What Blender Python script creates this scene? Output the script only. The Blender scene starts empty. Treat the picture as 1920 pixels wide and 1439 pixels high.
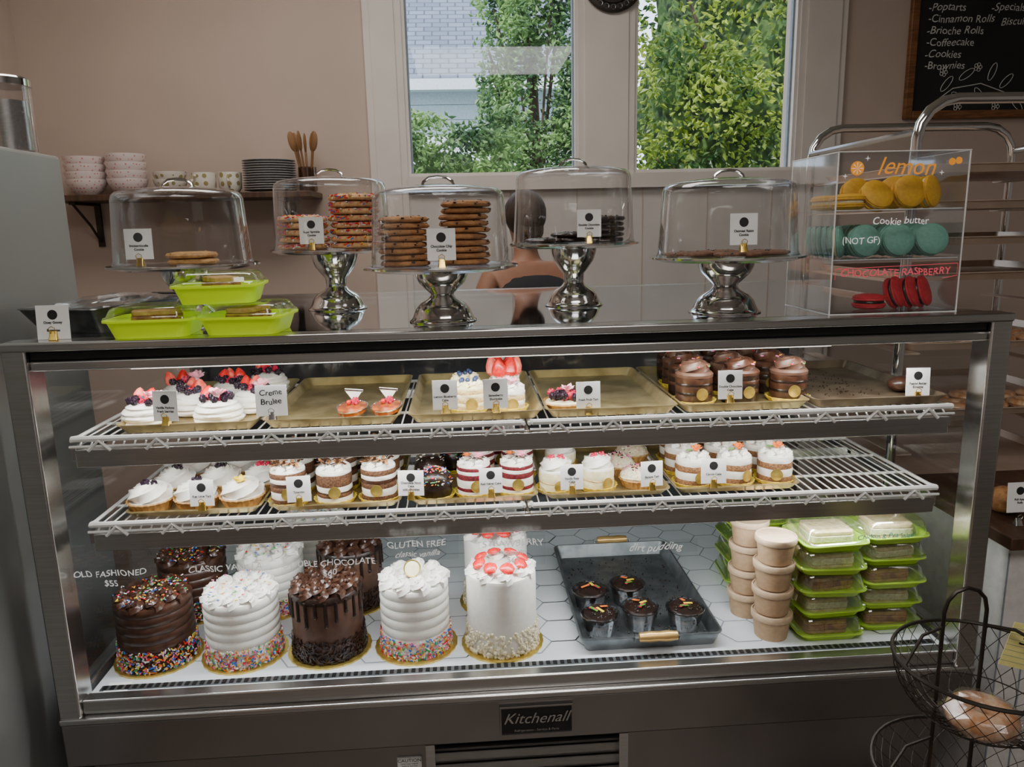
import bpy, math, random
from math import sin, cos, pi, radians, atan2, sqrt
from mathutils import Vector, Matrix
random.seed(4)
SC=bpy.context.scene
COL=SC.collection
R=random.random
def U(a,b): return a+(b-a)*random.random()

# ---------------------------------------------------------------- materials
def mat(name,c,rough=.5,metal=0,c2=None,scale=40,bump=0,bscale=None,stretch=None,sss=0,coat=0,emit=0,detail=3,spec=None):
    m=bpy.data.materials.new(name); m.use_nodes=True
    N=m.node_tree.nodes; L=m.node_tree.links; b=N['Principled BSDF']
    b.inputs['Base Color'].default_value=(*c,1); b.inputs['Roughness'].default_value=rough
    b.inputs['Metallic'].default_value=metal
    if spec is not None: b.inputs['Specular IOR Level'].default_value=spec
    if coat: b.inputs['Coat Weight'].default_value=coat
    if sss:
        b.inputs['Subsurface Weight'].default_value=sss; b.inputs['Subsurface Scale'].default_value=.004
    if emit:
        b.inputs['Emission Color'].default_value=(*c,1); b.inputs['Emission Strength'].default_value=emit
    tc=N.new('ShaderNodeTexCoord'); mp=N.new('ShaderNodeMapping'); L.new(tc.outputs['Object'],mp.inputs['Vector'])
    if stretch: mp.inputs['Scale'].default_value=stretch
    if c2 is None: c2=tuple(x*.88 for x in c)
    n=N.new('ShaderNodeTexNoise'); n.inputs['Scale'].default_value=scale; n.inputs['Detail'].default_value=detail
    L.new(mp.outputs[0],n.inputs['Vector'])
    r=N.new('ShaderNodeValToRGB'); r.color_ramp.elements[0].position=.38; r.color_ramp.elements[1].position=.62
    r.color_ramp.elements[0].color=(*c2,1); r.color_ramp.elements[1].color=(*c,1)
    L.new(n.outputs['Fac'],r.inputs[0]); L.new(r.outputs[0],b.inputs['Base Color'])
    if bump:
        n2=N.new('ShaderNodeTexNoise'); n2.inputs['Scale'].default_value=bscale or scale*2
        L.new(mp.outputs[0],n2.inputs['Vector'])
        bp=N.new('ShaderNodeBump'); bp.inputs['Strength'].default_value=bump; bp.inputs['Distance'].default_value=.002
        L.new(n2.outputs['Fac'],bp.inputs['Height']); L.new(bp.outputs[0],b.inputs['Normal'])
    return m
def glass(name,tint=(1,1,1),base=.03,edge=.55,rough=.02,power=3.0,cloud=0,cc=(1,1,1)):
    m=bpy.data.materials.new(name); m.use_nodes=True
    N=m.node_tree.nodes; L=m.node_tree.links; N.clear()
    o=N.new('ShaderNodeOutputMaterial'); t=N.new('ShaderNodeBsdfTransparent'); g=N.new('ShaderNodeBsdfGlossy')
    t.inputs[0].default_value=(*tint,1); g.inputs['Roughness'].default_value=rough; g.inputs[0].default_value=(.95,.97,1,1)
    lw=N.new('ShaderNodeLayerWeight'); lw.inputs['Blend'].default_value=.5
    p=N.new('ShaderNodeMath'); p.operation='POWER'; p.inputs[1].default_value=power
    ma=N.new('ShaderNodeMath'); ma.operation='MULTIPLY_ADD'; ma.inputs[1].default_value=edge; ma.inputs[2].default_value=base
    mx=N.new('ShaderNodeMixShader')
    L.new(lw.outputs['Facing'],p.inputs[0]); L.new(p.outputs[0],ma.inputs[0]); L.new(ma.outputs[0],mx.inputs[0])
    base_=t.outputs[0]
    if cloud:
        d=N.new('ShaderNodeBsdfDiffuse'); d.inputs[0].default_value=(*cc,1); m2=N.new('ShaderNodeMixShader'); m2.inputs[0].default_value=cloud
        L.new(t.outputs[0],m2.inputs[1]); L.new(d.outputs[0],m2.inputs[2]); base_=m2.outputs[0]
    L.new(base_,mx.inputs[1]); L.new(g.outputs[0],mx.inputs[2]); L.new(mx.outputs[0],o.inputs[0])
    return m
def dots(name,c,cd,scale,th):
    m=mat(name,c,.3); N=m.node_tree.nodes; L=m.node_tree.links; b=N['Principled BSDF']
    tc=N.new('ShaderNodeTexCoord'); v=N.new('ShaderNodeTexVoronoi'); v.inputs['Scale'].default_value=scale; v.inputs['Randomness'].default_value=.2
    L.new(tc.outputs['Object'],v.inputs['Vector'])
    r=N.new('ShaderNodeValToRGB'); r.color_ramp.interpolation='CONSTANT'
    r.color_ramp.elements[0].color=(*cd,1); r.color_ramp.elements[1].color=(*c,1); r.color_ramp.elements[1].position=th
    L.new(v.outputs['Distance'],r.inputs[0]); L.new(r.outputs[0],b.inputs['Base Color'])
    return m
M={}
M['wall']=mat('wall_paint',(.55,.44,.37),.8,c2=(.51,.41,.345),scale=2,bump=.1,bscale=60)
M['wallr']=mat('far_wall_paint',(.48,.46,.44),.8,c2=(.43,.41,.395),scale=3)
M['trim']=mat('trim_paint',(.70,.65,.60),.5,c2=(.66,.61,.56),scale=5)
M['panel']=mat('panel_paint',(.64,.61,.57),.6,c2=(.58,.55,.52),scale=4)
M['floor']=mat('floor_wood',(.17,.145,.125),.5,c2=(.10,.085,.075),scale=6,stretch=(1,8,1))
M['ceil']=mat('ceiling_paint',(.58,.56,.53),.9)
M['steel']=mat('steel',(.62,.61,.60),.25,1,c2=(.56,.55,.54),scale=8,stretch=(1,30,30))
M['steeld']=mat('steel_dark',(.38,.355,.345),.30,1,c2=(.32,.30,.29),scale=3)
M['chrome']=mat('chrome',(.80,.79,.78),.09,1,c2=(.74,.73,.72),scale=10)
M['fridge']=mat('brushed_steel',(.40,.41,.40),.40,.7,c2=(.36,.37,.36),scale=2)
M['black']=mat('black_plastic',(.012,.011,.011),.4,c2=(.008,.008,.008))
M['blackm']=mat('black_metal',(.05,.042,.035),.4,.7)
M['back']=mat('dark_door_glass',(.05,.052,.052),.08,.0,c2=(.035,.035,.04),scale=3,coat=.9)
M['wire']=mat('white_coated_wire',(.84,.84,.82),.3,coat=.3)
M['pan']=mat('worn_gold_pan',(.58,.47,.24),.36,.75,c2=(.34,.26,.11),scale=14,bump=.15)
M['pand']=mat('worn_pan_dark',(.30,.23,.15),.42,.7,c2=(.17,.12,.075),scale=16)
M['galv']=mat('galvanised',(.28,.30,.31),.4,.85,c2=(.18,.20,.21),scale=25)
M['galvd']=mat('galvanised_dark',(.20,.20,.20),.35,.8,c2=(.09,.09,.09),scale=25)
M['deck']=mat('white_deck',(.72,.76,.80),.4,c2=(.66,.70,.74),scale=3)
M['grout']=mat('grey_line',(.26,.30,.35),.6)
M['glass']=glass('case_glass',(.97,.98,.98),.02,.35)
M['topglass']=glass('top_glass',(.60,.67,.68),.22,.8,.05,1.6)
M['dome']=glass('clear_acrylic',(.97,.97,.97),.04,.8,.03,2.0)
M['acryl']=glass('acrylic_box',(.95,.96,.97),.04,.6,.04,2.5)
M['tag']=glass('acrylic_tag',(.97,.98,.98),.015,.25,.04,2.5)
M['lid']=glass('container_lid',(.94,.97,.90),.14,.7,.05,1.3,.03,(.80,.88,.55))
M['lidc']=glass('clear_lid',(.95,.97,.90),.08,.6,.06,1.7)
M['winglass']=glass('window_glass',(.97,.98,1),.02,.25)
M['led']=mat('led',(1,.98,.94),.5,emit=2.2,c2=(1,.98,.94))
M['paper']=mat('card_paper',(.95,.95,.94),.7,c2=(.92,.92,.91))
M['ink']=mat('ink',(.015,.015,.015),.6)
M['gold']=mat('gold_clip',(.80,.56,.14),.25,1)
M['foil']=mat('gold_foil',(.78,.60,.16),.3,.8,c2=(.6,.44,.10),scale=60)
M['liner']=mat('yellow_liner',(.85,.68,.10),.4,.2,c2=(.6,.45,.05),scale=80)
M['cream']=mat('cream',(.83,.81,.75),.5,c2=(.79,.76,.69),scale=80,sss=.1)
M['creamy']=mat('lemon_cream',(.84,.79,.54),.5,c2=(.76,.68,.38),scale=90)
M['choc']=mat('chocolate',(.062,.025,.013),.35,c2=(.038,.015,.008),scale=60,bump=.2,coat=.2)
M['chocl']=mat('milk_chocolate',(.10,.050,.032),.42,c2=(.075,.036,.022),scale=50,bump=.2)
M['chocd']=mat('dark_chocolate',(.022,.011,.008),.3,c2=(.013,.007,.005),scale=80,bump=.3)
M['crumb']=mat('brown_crumb',(.17,.075,.03),.8,c2=(.07,.03,.013),scale=250,bump=.8,bscale=300)
M['spice']=mat('spice_crumb',(.30,.15,.06),.8,c2=(.16,.07,.03),scale=250,bump=.8,bscale=300)
M['velvet']=mat('red_velvet',(.17,.008,.014),.8,c2=(.08,.004,.007),scale=250,bump=.6,bscale=300)
M['vanc']=mat('vanilla_crumb',(.72,.55,.28),.8,c2=(.55,.38,.15),scale=200,bump=.6,bscale=300)
M['nuts']=mat('white_crumble',(.80,.74,.55),.7,c2=(.62,.54,.34),scale=180,bump=1,bscale=220)
M['crust']=mat('crust',(.52,.30,.10),.6,c2=(.36,.18,.055),scale=90,bump=.5)
M['cookie']=mat('cookie_dough',(.44,.21,.075),.7,c2=(.26,.11,.036),scale=70,bump=.9,bscale=150)
M['cookiel']=mat('sugar_cookie',(.68,.42,.20),.7,c2=(.50,.27,.11),scale=70,bump=.6,bscale=150)
M['oat']=mat('oat_cookie',(.17,.07,.03),.7,c2=(.09,.035,.015),scale=120,bump=.8)
M['straw']=mat('strawberry',(.75,.025,.02),.3,c2=(.55,.012,.012),scale=180,coat=.3,bump=.3)
M['strawin']=mat('strawberry_flesh',(.85,.22,.15),.4,c2=(.75,.07,.05),scale=90)
M['rasp']=mat('raspberry',(.60,.02,.07),.35,bump=.8,bscale=350)
M['bberry']=mat('blackberry',(.016,.006,.016),.3,bump=.8,bscale=350)
M['blue']=mat('blueberry',(.03,.05,.13),.5)
M['leafg']=mat('leaf_green',(.12,.32,.05),.5)
M['pink']=mat('pink_flower',(.85,.26,.38),.6,c2=(.82,.5,.55),scale=90)
M['orange']=mat('orange_flower',(.88,.20,.03),.6)
M['yellow']=mat('yellow_flower',(.88,.65,.03),.6)
M['s_r']=mat('sprinkle_red',(.75,.02,.02),.4); M['s_b']=mat('sprinkle_blue',(.03,.16,.65),.4)
M['s_g']=mat('sprinkle_green',(.05,.45,.12),.4); M['s_w']=mat('sprinkle_white',(.85,.85,.82),.4)
M['s_p']=mat('sprinkle_pink',(.85,.2,.42),.4); M['s_y']=mat('sprinkle_yellow',(.85,.6,.05),.4)
M['s_o']=mat('sprinkle_orange',(.85,.25,.03),.4)
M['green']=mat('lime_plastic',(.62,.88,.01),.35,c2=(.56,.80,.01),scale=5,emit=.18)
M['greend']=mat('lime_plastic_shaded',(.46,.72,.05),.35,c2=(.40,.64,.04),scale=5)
M['bread']=mat('bread',(.74,.58,.38),.8,c2=(.60,.42,.22),scale=80,bump=.4)
M['filling']=mat('salad_filling',(.75,.70,.55),.7,c2=(.55,.5,.3),scale=150,bump=.8)
M['bar']=mat('brownie_bar',(.22,.07,.035),.6,c2=(.45,.22,.08),scale=60,bump=.6)
M['kraft']=mat('kraft_paper',(.46,.31,.18),.7,c2=(.41,.27,.155),scale=90)
M['lidk']=mat('kraft_lid',(.54,.40,.26),.6,c2=(.49,.35,.225),scale=90)
M['pcup']=glass('clear_pudding_cup',(.75,.75,.78),.12,.7,.08,1.5)
M['mac_y']=mat('macaron_yellow',(.80,.44,.02),.6,c2=(.72,.37,.02),scale=120,bump=.3)
M['mac_t']=mat('macaron_teal',(.20,.45,.35),.6,c2=(.17,.39,.30),scale=120,bump=.3)
M['mac_r']=mat('macaron_red',(.66,.03,.04),.6,c2=(.56,.02,.03),scale=120,bump=.3)
M['t_o']=mat('orange_ink',(.95,.35,.03),.5,emit=.3); M['t_w']=mat('white_ink',(.9,.9,.88),.5,emit=.35)
M['t_r']=mat('red_ink',(.9,.10,.14),.5,emit=.3); M['t_b']=mat('teal_ink',(.02,.36,.42),.5,emit=.1)
M['chalk']=mat('chalk',(.72,.72,.68),.9); M['board']=mat('chalkboard',(.012,.012,.013),.7,c2=(.02,.02,.021),scale=4)
M['wood']=mat('wood_frame',(.26,.11,.04),.45,c2=(.15,.06,.02),scale=12,stretch=(1,1,10))
M['woodd']=mat('dark_wood',(.09,.045,.025),.5,c2=(.05,.025,.015),scale=12,stretch=(6,1,1))
M['brass']=mat('brass',(.78,.50,.18),.35,.7)
M['bronze']=mat('tan_metal',(.62,.48,.38),.4,.3,c2=(.54,.41,.32),scale=10)
M['bowl']=dots('pink_dotted_ceramic',(.85,.74,.72),(.72,.30,.28),75,.26)
M['bowlw']=mat('white_ceramic',(.80,.78,.74),.25,coat=.4)
M['floral']=dots('floral_ceramic',(.78,.74,.66),(.35,.30,.12),30,.33)
M['plate']=mat('grey_plate',(.42,.42,.42),.3)
M['spoon']=mat('spoon_wood',(.28,.14,.055),.6)
M['skin']=mat('skin',(.36,.18,.11),.5,c2=(.33,.16,.10),scale=20); M['shirt']=mat('black_shirt',(.03,.03,.034),.9)
M['hair']=mat('dark_hair',(.055,.034,.024),.6,c2=(.02,.012,.008),scale=60,bump=.9,stretch=(1,1,.15)); M['jeans']=mat('blue_jeans',(.05,.08,.15),.9)
M['whitewood']=mat('white_boards',(.72,.70,.68),.5)
M['note']=mat('yellow_note',(.85,.78,.30),.7); M['wrap']=glass('plastic_wrap',(.95,.95,.95),.10,.5,.15,1.5)
M['glaze']=mat('glazed_donut',(.46,.20,.07),.35,c2=(.62,.42,.28),scale=50,bump=.4,coat=.3)
M['siding']=mat('house_siding',(.55,.60,.68),.7); M['bark']=mat('bark',(.09,.06,.04),.9,bump=.8)
M['grass']=mat('grass',(.10,.20,.05),.9,c2=(.05,.10,.03),scale=3)
M['brul']=mat('burnt_sugar',(.50,.12,.012),.22,c2=(.20,.035,.006),scale=40,coat=.2)
M['jar']=glass('jar_glass',(.6,.5,.4),.08,.6)
def leafmat(name,a,b,scale):
    m=bpy.data.materials.new(name); m.use_nodes=True
    N=m.node_tree.nodes; L=m.node_tree.links; p=N['Principled BSDF']; p.inputs['Roughness'].default_value=.45
    tc=N.new('ShaderNodeTexCoord'); n=N.new('ShaderNodeTexNoise'); n.inputs['Scale'].default_value=scale; n.inputs['Detail'].default_value=6
    r=N.new('ShaderNodeValToRGB'); r.color_ramp.elements[0].position=.40; r.color_ramp.elements[1].position=.62
    r.color_ramp.elements[0].color=(*a,1); r.color_ramp.elements[1].color=(*b,1)
    L.new(tc.outputs['Object'],n.inputs['Vector']); L.new(n.outputs['Fac'],r.inputs[0]); L.new(r.outputs[0],p.inputs['Base Color'])
    t=N.new('ShaderNodeBsdfTranslucent'); L.new(r.outputs[0],t.inputs[0])
    mx=N.new('ShaderNodeMixShader'); mx.inputs[0].default_value=.4
    L.new(p.outputs[0],mx.inputs[1]); L.new(t.outputs[0],mx.inputs[2]); L.new(mx.outputs[0],N['Material Output'].inputs[0])
    return m
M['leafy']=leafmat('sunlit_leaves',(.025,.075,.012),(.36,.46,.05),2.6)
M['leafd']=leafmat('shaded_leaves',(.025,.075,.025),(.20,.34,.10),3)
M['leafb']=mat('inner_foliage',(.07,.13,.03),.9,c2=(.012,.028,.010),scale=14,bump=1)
def roofmat():
    m=mat('roof_shingles',(.3,.33,.4),.8); N=m.node_tree.nodes; L=m.node_tree.links
    tc=N.new('ShaderNodeTexCoord'); b=N.new('ShaderNodeTexBrick'); L.new(tc.outputs['UV'],b.inputs['Vector'])
    b.inputs['Color1'].default_value=(.125,.15,.20,1); b.inputs['Color2'].default_value=(.085,.105,.15,1); b.inputs['Mortar'].default_value=(.04,.05,.07,1)
    b.inputs['Scale'].default_value=1; b.inputs['Brick Width'].default_value=.20; b.inputs['Row Height'].default_value=.12; b.inputs['Mortar Size'].default_value=.010
    L.new(b.outputs[0],N['Principled BSDF'].inputs['Base Color']); return m
M['roof']=roofmat()

# ---------------------------------------------------------------- mesh builder
class MB:
    def __init__(s): s.v=[]; s.f=[]; s.m=[]; s.mats=[]
    def mi(s,k):
        if k not in s.mats: s.mats.append(k)
        return s.mats.index(k)
    def add(s,vs,fs,k,T=None):
        o=len(s.v); i=s.mi(k)
        if T is not None: vs=[T@Vector(p) for p in vs]
        s.v+= [tuple(p) for p in vs]
        for f in fs: s.f.append(tuple(o+j for j in f)); s.m.append(i)
        return s
    def box(s,x0,x1,y0,y1,z0,z1,k,T=None):
        vs=[(x,y,z) for z in (z0,z1) for y in (y0,y1) for x in (x0,x1)]
        return s.add(vs,[(0,2,3,1),(4,5,7,6),(0,1,5,4),(2,6,7,3),(0,4,6,2),(1,3,7,5)],k,T)
    def cb(s,c,d,k,T=None):
        return s.box(c[0]-d[0]/2,c[0]+d[0]/2,c[1]-d[1]/2,c[1]+d[1]/2,c[2]-d[2]/2,c[2]+d[2]/2,k,T)
    def lathe(s,prof,k,seg=32,c=(0,0,0),T=None,wob=None,ks=None):
        vs=[];n=len(prof)
        for i,(r,z) in enumerate(prof):
            for j in range(seg):
                a=2*pi*j/seg; rr=r*(wob(a,i,z) if wob else 1)
                vs.append((c[0]+rr*cos(a),c[1]+rr*sin(a),c[2]+z))
        fs=[]
        if ks is None:
            for i in range(n-1):
                for j in range(seg):
                    j2=(j+1)%seg; fs.append((i*seg+j,i*seg+j2,(i+1)*seg+j2,(i+1)*seg+j))
            if prof[0][0]>1e-6: fs.append(tuple(range(seg-1,-1,-1)))
            if prof[-1][0]>1e-6: fs.append(tuple((n-1)*seg+j for j in range(seg)))
            return s.add(vs,fs,k,T)
        o=len(s.v)
        if T is not None: vs=[T@Vector(p) for p in vs]
        s.v+=[tuple(p) for p in vs]
        for i in range(n-1):
            mi=s.mi(ks[i])
            for j in range(seg):
                j2=(j+1)%seg; s.f.append((o+i*seg+j,o+i*seg+j2,o+(i+1)*seg+j2,o+(i+1)*seg+j)); s.m.append(mi)
        s.f.append(tuple(o+(n-1)*seg+j for j in range(seg))); s.m.append(s.mi(ks[-1]))
        return s
    def ball(s,c,r,k,seg=12,rings=7,T=None,squash=(1,1,1),noise=0):
        vs=[(c[0],c[1],c[2]-r*squash[2])]
        for i in range(1,rings):
            t=-pi/2+pi*i/rings
            for j in range(seg):
                a=2*pi*j/seg; q=r*(1+noise*U(-1,1))
                vs.append((c[0]+q*squash[0]*cos(t)*cos(a),c[1]+q*squash[1]*cos(t)*sin(a),c[2]+q*squash[2]*sin(t)))
        vs.append((c[0],c[1],c[2]+r*squash[2])); e=len(vs)-1
        fs=[(0,1+(j+1)%seg,1+j) for j in range(seg)]
        for i in range(rings-2):
            for j in range(seg):
                a=1+i*seg+j; b=1+i*seg+(j+1)%seg; fs.append((a,b,b+seg,a+seg))
        l=1+(rings-2)*seg
        fs+=[(l+j,l+(j+1)%seg,e) for j in range(seg)]
        return s.add(vs,fs,k,T)
    def tube(s,pts,r,k,seg=8,closed=False,T=None,star=0,tw=0):
        P=[Vector(p) for p in pts]; n=len(P); vs=[]
        up=None
        for i in range(n):
            a=P[i-1] if (i>0 or closed) else P[i]; b=P[(i+1)%n] if (i<n-1 or closed) else P[i]
            t=(b-a).normalized()
            if up is None: up=Vector((0,0,1)) if abs(t.z)<.9 else Vector((1,0,0))
            x=t.cross(up)
            if x.length<1e-4: x=t.cross(Vector((0,1,0.1)))
            x.normalize(); y=x.cross(t).normalized(); up=y
            ri=r[i] if isinstance(r,(list,tuple)) else r
            for j in range(seg):
                q=2*pi*j/seg+tw*i; rj=ri*(1+(star if j%2 else -star)); vs.append(P[i]+x*(rj*cos(q))+y*(rj*sin(q)))
        fs=[]; m=n if closed else n-1
        for i in range(m):
            i2=(i+1)%n
            for j in range(seg): fs.append((i*seg+j,i*seg+(j+1)%seg,i2*seg+(j+1)%seg,i2*seg+j))
        if not closed: fs.append(tuple(range(seg-1,-1,-1))); fs.append(tuple((n-1)*seg+j for j in range(seg)))
        return s.add(vs,fs,k,T)
    def loft(s,loops,k,cap0=True,cap1=True,T=None):
        n=len(loops[0]); vs=[p for l in loops for p in l]; fs=[]
        for i in range(len(loops)-1):
            for j in range(n): fs.append((i*n+j,i*n+(j+1)%n,(i+1)*n+(j+1)%n,(i+1)*n+j))
        if cap0: fs.append(tuple(range(n-1,-1,-1)))
        if cap1: fs.append(tuple((len(loops)-1)*n+j for j in range(n)))
        return s.add(vs,fs,k,T)
    def torus(s,c,R0,r,k,a=28,b=10,T=None,sq=1):
        vs=[];fs=[]
        for i in range(a):
            for j in range(b):
                p=2*pi*i/a;q=2*pi*j/b
                vs.append((c[0]+(R0+r*cos(q))*cos(p),c[1]+(R0+r*cos(q))*sin(p),c[2]+r*sq*sin(q)))
        for i in range(a):
            for j in range(b): fs.append((i*b+j,((i+1)%a)*b+j,((i+1)%a)*b+(j+1)%b,i*b+(j+1)%b))
        return s.add(vs,fs,k,T)
    def build(s,name,parent=None,bevel=0,flat=False,ang=38,**kw):
        me=bpy.data.meshes.new(name); me.from_pydata(s.v,[],s.f)
        for k in s.mats: me.materials.append(M[k])
        me.polygons.foreach_set('material_index',s.m)
        if not flat:
            me.polygons.foreach_set('use_smooth',[True]*len(s.f))
            try: me.set_sharp_from_angle(angle=radians(ang))
            except Exception: pass
        me.update()
        o=bpy.data.objects.new(name,me); COL.objects.link(o)
        if parent: o.parent=parent
        if bevel:
            b=o.modifiers.new('bevel','BEVEL'); b.width=bevel; b.segments=2; b.limit_method='ANGLE'
        for k,v in kw.items():
            if v is not None: o[k]=v
        return o
def rrect(w,d,r,z,n=4,cx=0,cy=0):
    L=[]
    for (sx,sy,a0) in ((1,1,0),(-1,1,pi/2),(-1,-1,pi),(1,-1,3*pi/2)):
        for i in range(n+1):
            a=a0+pi/2*i/n; L.append((cx+sx*(w/2-r)+r*cos(a),cy+sy*(d/2-r)+r*sin(a),z))
    return L
def root(name,label,cat,loc=(0,0,0),rz=0,group=None):
    o=bpy.data.objects.new(name,None); o.empty_display_size=.02; COL.objects.link(o)
    o.location=loc; o.rotation_euler=(0,0,rz); o['label']=label; o['category']=cat
    if group: o['group']=group
    return o
def place(o,loc,rz=0,rot=None):
    o.location=loc; o.rotation_euler=rot if rot else (0,0,rz); return o
def clone(o,loc,rz=0,label=None,rot=None,scale=None,parent=None):
    n=o.copy(); COL.objects.link(n)
    if parent is None: place(n,loc,rz,rot)
    else: n.parent=parent
    if label: n['label']=label
    if scale: n.scale=(scale,)*3 if not isinstance(scale,tuple) else scale
    for c in o.children: clone(c,None,parent=n)
    return n
def text(body,size,k,parent,loc,rot=(pi/2,0,0),align='CENTER',name='lettering',shear=0,off=0,ls=1,hand=0,**kw):
    cu=bpy.data.curves.new('t','FONT'); cu.body=body; cu.size=size; cu.align_x=align; cu.align_y='CENTER'; cu.shear=shear; cu.offset=off; cu.space_line=ls; cu.resolution_u=4
    t=bpy.data.objects.new('t',cu); COL.objects.link(t)
    bpy.context.view_layer.update()
    me=bpy.data.meshes.new_from_object(t.evaluated_get(bpy.context.evaluated_depsgraph_get()))
    bpy.data.objects.remove(t)
    if hand:
        ph=U(0,6)
        for v in me.vertices:
            x,y=v.co.x/size,v.co.y/size
            v.co.x+=size*hand*(.05*sin(4.5*y+1.7*x+ph)+.02*sin(7*x)); v.co.y+=size*hand*(.08*sin(1.9*x+ph)+.03*sin(5.3*x+2*ph))
    me.name=name; me.materials.clear(); me.materials.append(M[k])
    o=bpy.data.objects.new(name,me); COL.objects.link(o); o.parent=parent; o.location=loc; o.rotation_euler=rot
    for kk,v in kw.items(): o[kk]=v
    return o
SPR=['s_r','s_b','s_g','s_w','s_p','s_y','s_o','s_w']
def sprinkle(mb,p,n,ks=SPR,s=1):
    q=Matrix.Translation(p)@Matrix.Rotation(U(0,2*pi),4,'Z')@Matrix.Rotation(U(-.6,.6),4,'X')@Matrix.Rotation(U(0,pi),4,Vector(n).normalized() if Vector(n).length else 'Z')
    mb.cb((0,0,0),(.006*s,.0019*s,.0019*s),random.choice(ks),q)

# ---------------------------------------------------------------- room shell
def st(mb,name,**k): return mb.build(name,None,flat=True,kind='structure',**k)
WX0,WX1,WX2,WX3=-.348,.412,.662,1.40; WZ0,WZ1=1.672,2.75; YW=2.0
w=MB()
for a,b,c,d in ((-1.95,WX0,0,3),(WX3,3.2,0,3),(WX1,WX2,WZ0,WZ1),(WX0,WX3,0,WZ0),(WX0,WX3,WZ1,3)):
    w.box(a,b,YW,YW+.14,c,d,'wall')
st(w,'wall_back')
st(MB().box(-2.05,-1.95,-3.6,2.14,0,3,'wall'),'wall_left')
st(MB().box(3.2,3.3,-3.6,2.14,0,3,'wallr'),'wall_right')
st(MB().box(-2.05,3.3,-3.7,-3.6,0,3,'wallr'),'wall_front')
st(MB().box(-2.05,3.3,-3.7,2.14,-.1,0,'floor'),'floor')
st(MB().box(-2.05,3.3,-3.7,2.14,3,3.1,'ceil'),'ceiling')
def window(name,x0,x1):
    m=MB(); y0,y1=YW-.01,YW+.06; t=.014
    m.box(x0,x0+t,y0,y1,WZ0,WZ1,'trim'); m.box(x1-t,x1,y0,y1,WZ0,WZ1,'trim')
    m.box(x0+t,x1-t,y0,y1,WZ0,WZ0+t,'trim'); m.box(x0+t,x1-t,y0,y1,WZ1-t,WZ1,'trim')
    m.box(x0+t,x1-t,YW+.03,YW+.034,WZ0+t,WZ1-t,'winglass')
    for a in (x0+t,x1-t-.008): m.box(a,a+.008,YW+.02,YW+.045,WZ0+t,WZ1-t,'grout')
    st(m,name)
window('window_1',WX0,WX1); window('window_2',WX2,WX3)
def trim(name,*b):
    m=MB(); m.box(*b,'trim')
    x0,x1,y0,y1,z0,z1=b
    if z1-z0>x1-x0: m.box(x0+.03,x1-.03,y0-.008,y0,z0,z1,'trim')
    return st(m,name)
trim('trim_1',-.51,WX0,YW-.02,YW,0,3); trim('trim_2',WX1,WX2,YW-.02,YW,WZ0-.06,3)
trim('trim_3',WX3,1.61,YW-.02,YW,0,3)
trim('trim_4',WX0,WX3,YW-.045,YW,WZ0-.065,WZ0-.002)
pn=MB(); pn.box(WX0,WX3,YW-.012,YW,0,WZ0-.066,'panel')
x=WX0+.15
while x<WX3: pn.box(x,x+.005,YW-.014,YW-.012,0,WZ0-.066,'wall'); x+=.3
st(pn,'trim_5')
st(MB().box(-1.95,-.51,YW-.015,YW,0,.12,'trim'),'baseboard_back')

# ---------------------------------------------------------------- outside
st(MB().box(-12,14,2.15,25,-.12,0,'grass'),'ground_outside')  # grass ground outside, unseen below the window sills
def foliage(name,label,cx,cy,cz,rx,ry,rz,n,k,ls,inner=.6,clump=0):
    r=root(name,label,name,(cx,cy,0))
    b=MB(); b.tube([(0,0,0),(.05,0,cz*.4),(-.03,.05,cz)],.05,'bark')
    for i in range(16):
        a=U(0,2*pi); e=(rx*.85*cos(a),ry*.7*sin(a)-.1,cz+U(-.9,.9)*rz)
        b.tube([(0,0,cz*.5),(e[0]*.5,e[1]*.5,(cz*.5+e[2])*.5+.1),e],.012,'bark',5)
    b.build('trunk',r)
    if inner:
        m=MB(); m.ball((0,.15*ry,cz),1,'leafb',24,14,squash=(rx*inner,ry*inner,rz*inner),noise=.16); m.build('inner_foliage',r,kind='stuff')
    m=MB(); vs=[];fs=[]
    cents=[Vector((U(-1,1),U(-1,.2),U(-1,1))) for _ in range(clump)] if clump else None
    while len(fs)<n*2:
        if cents:
            c0=random.choice(cents); p=c0+Vector((random.gauss(0,.13),random.gauss(0,.13),random.gauss(0,.08)))
            if abs(p.x)>1.1 or abs(p.z)>1.1: continue
        else:
            p=Vector((U(-1,1),U(-1,1),U(-1,1)))
            if p.length>1 or p.length<inner*.85 or p.y>.3: continue
        c=Vector((p.x*rx,p.y*ry,cz+p.z*rz)); s=ls*U(.6,1.3)
        d=Vector((U(-1,1),U(-1,.6),U(-1,.6))).normalized(); e=d.cross(Vector((U(-.4,.4),-1,U(-.2,.9)))).normalized(); nn=d.cross(e)*.15*s
        o=len(vs)
        vs+=[c,c+d*s*.45+e*s*.24+nn,c+d*s,c+d*s*.45-e*s*.24+nn]
        fs+=[(o,o+1,o+2),(o,o+2,o+3)]
    m.add(vs,fs,k); m.build('leaves',r,flat=True,kind='stuff')
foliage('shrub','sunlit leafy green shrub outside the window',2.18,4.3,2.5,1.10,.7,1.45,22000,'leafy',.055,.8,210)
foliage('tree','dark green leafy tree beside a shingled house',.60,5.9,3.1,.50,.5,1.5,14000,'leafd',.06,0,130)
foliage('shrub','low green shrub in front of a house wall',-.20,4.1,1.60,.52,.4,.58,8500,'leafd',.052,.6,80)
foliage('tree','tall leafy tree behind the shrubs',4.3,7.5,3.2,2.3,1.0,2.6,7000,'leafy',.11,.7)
h=root('house','pale house with a grey shingle roof','house',(0,8,0))
m=MB()
for i in range(18): m.box(-4,1.5,0,3,i*.17,i*.17+.165,'siding')
m.build('wall',h,flat=True)
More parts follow.
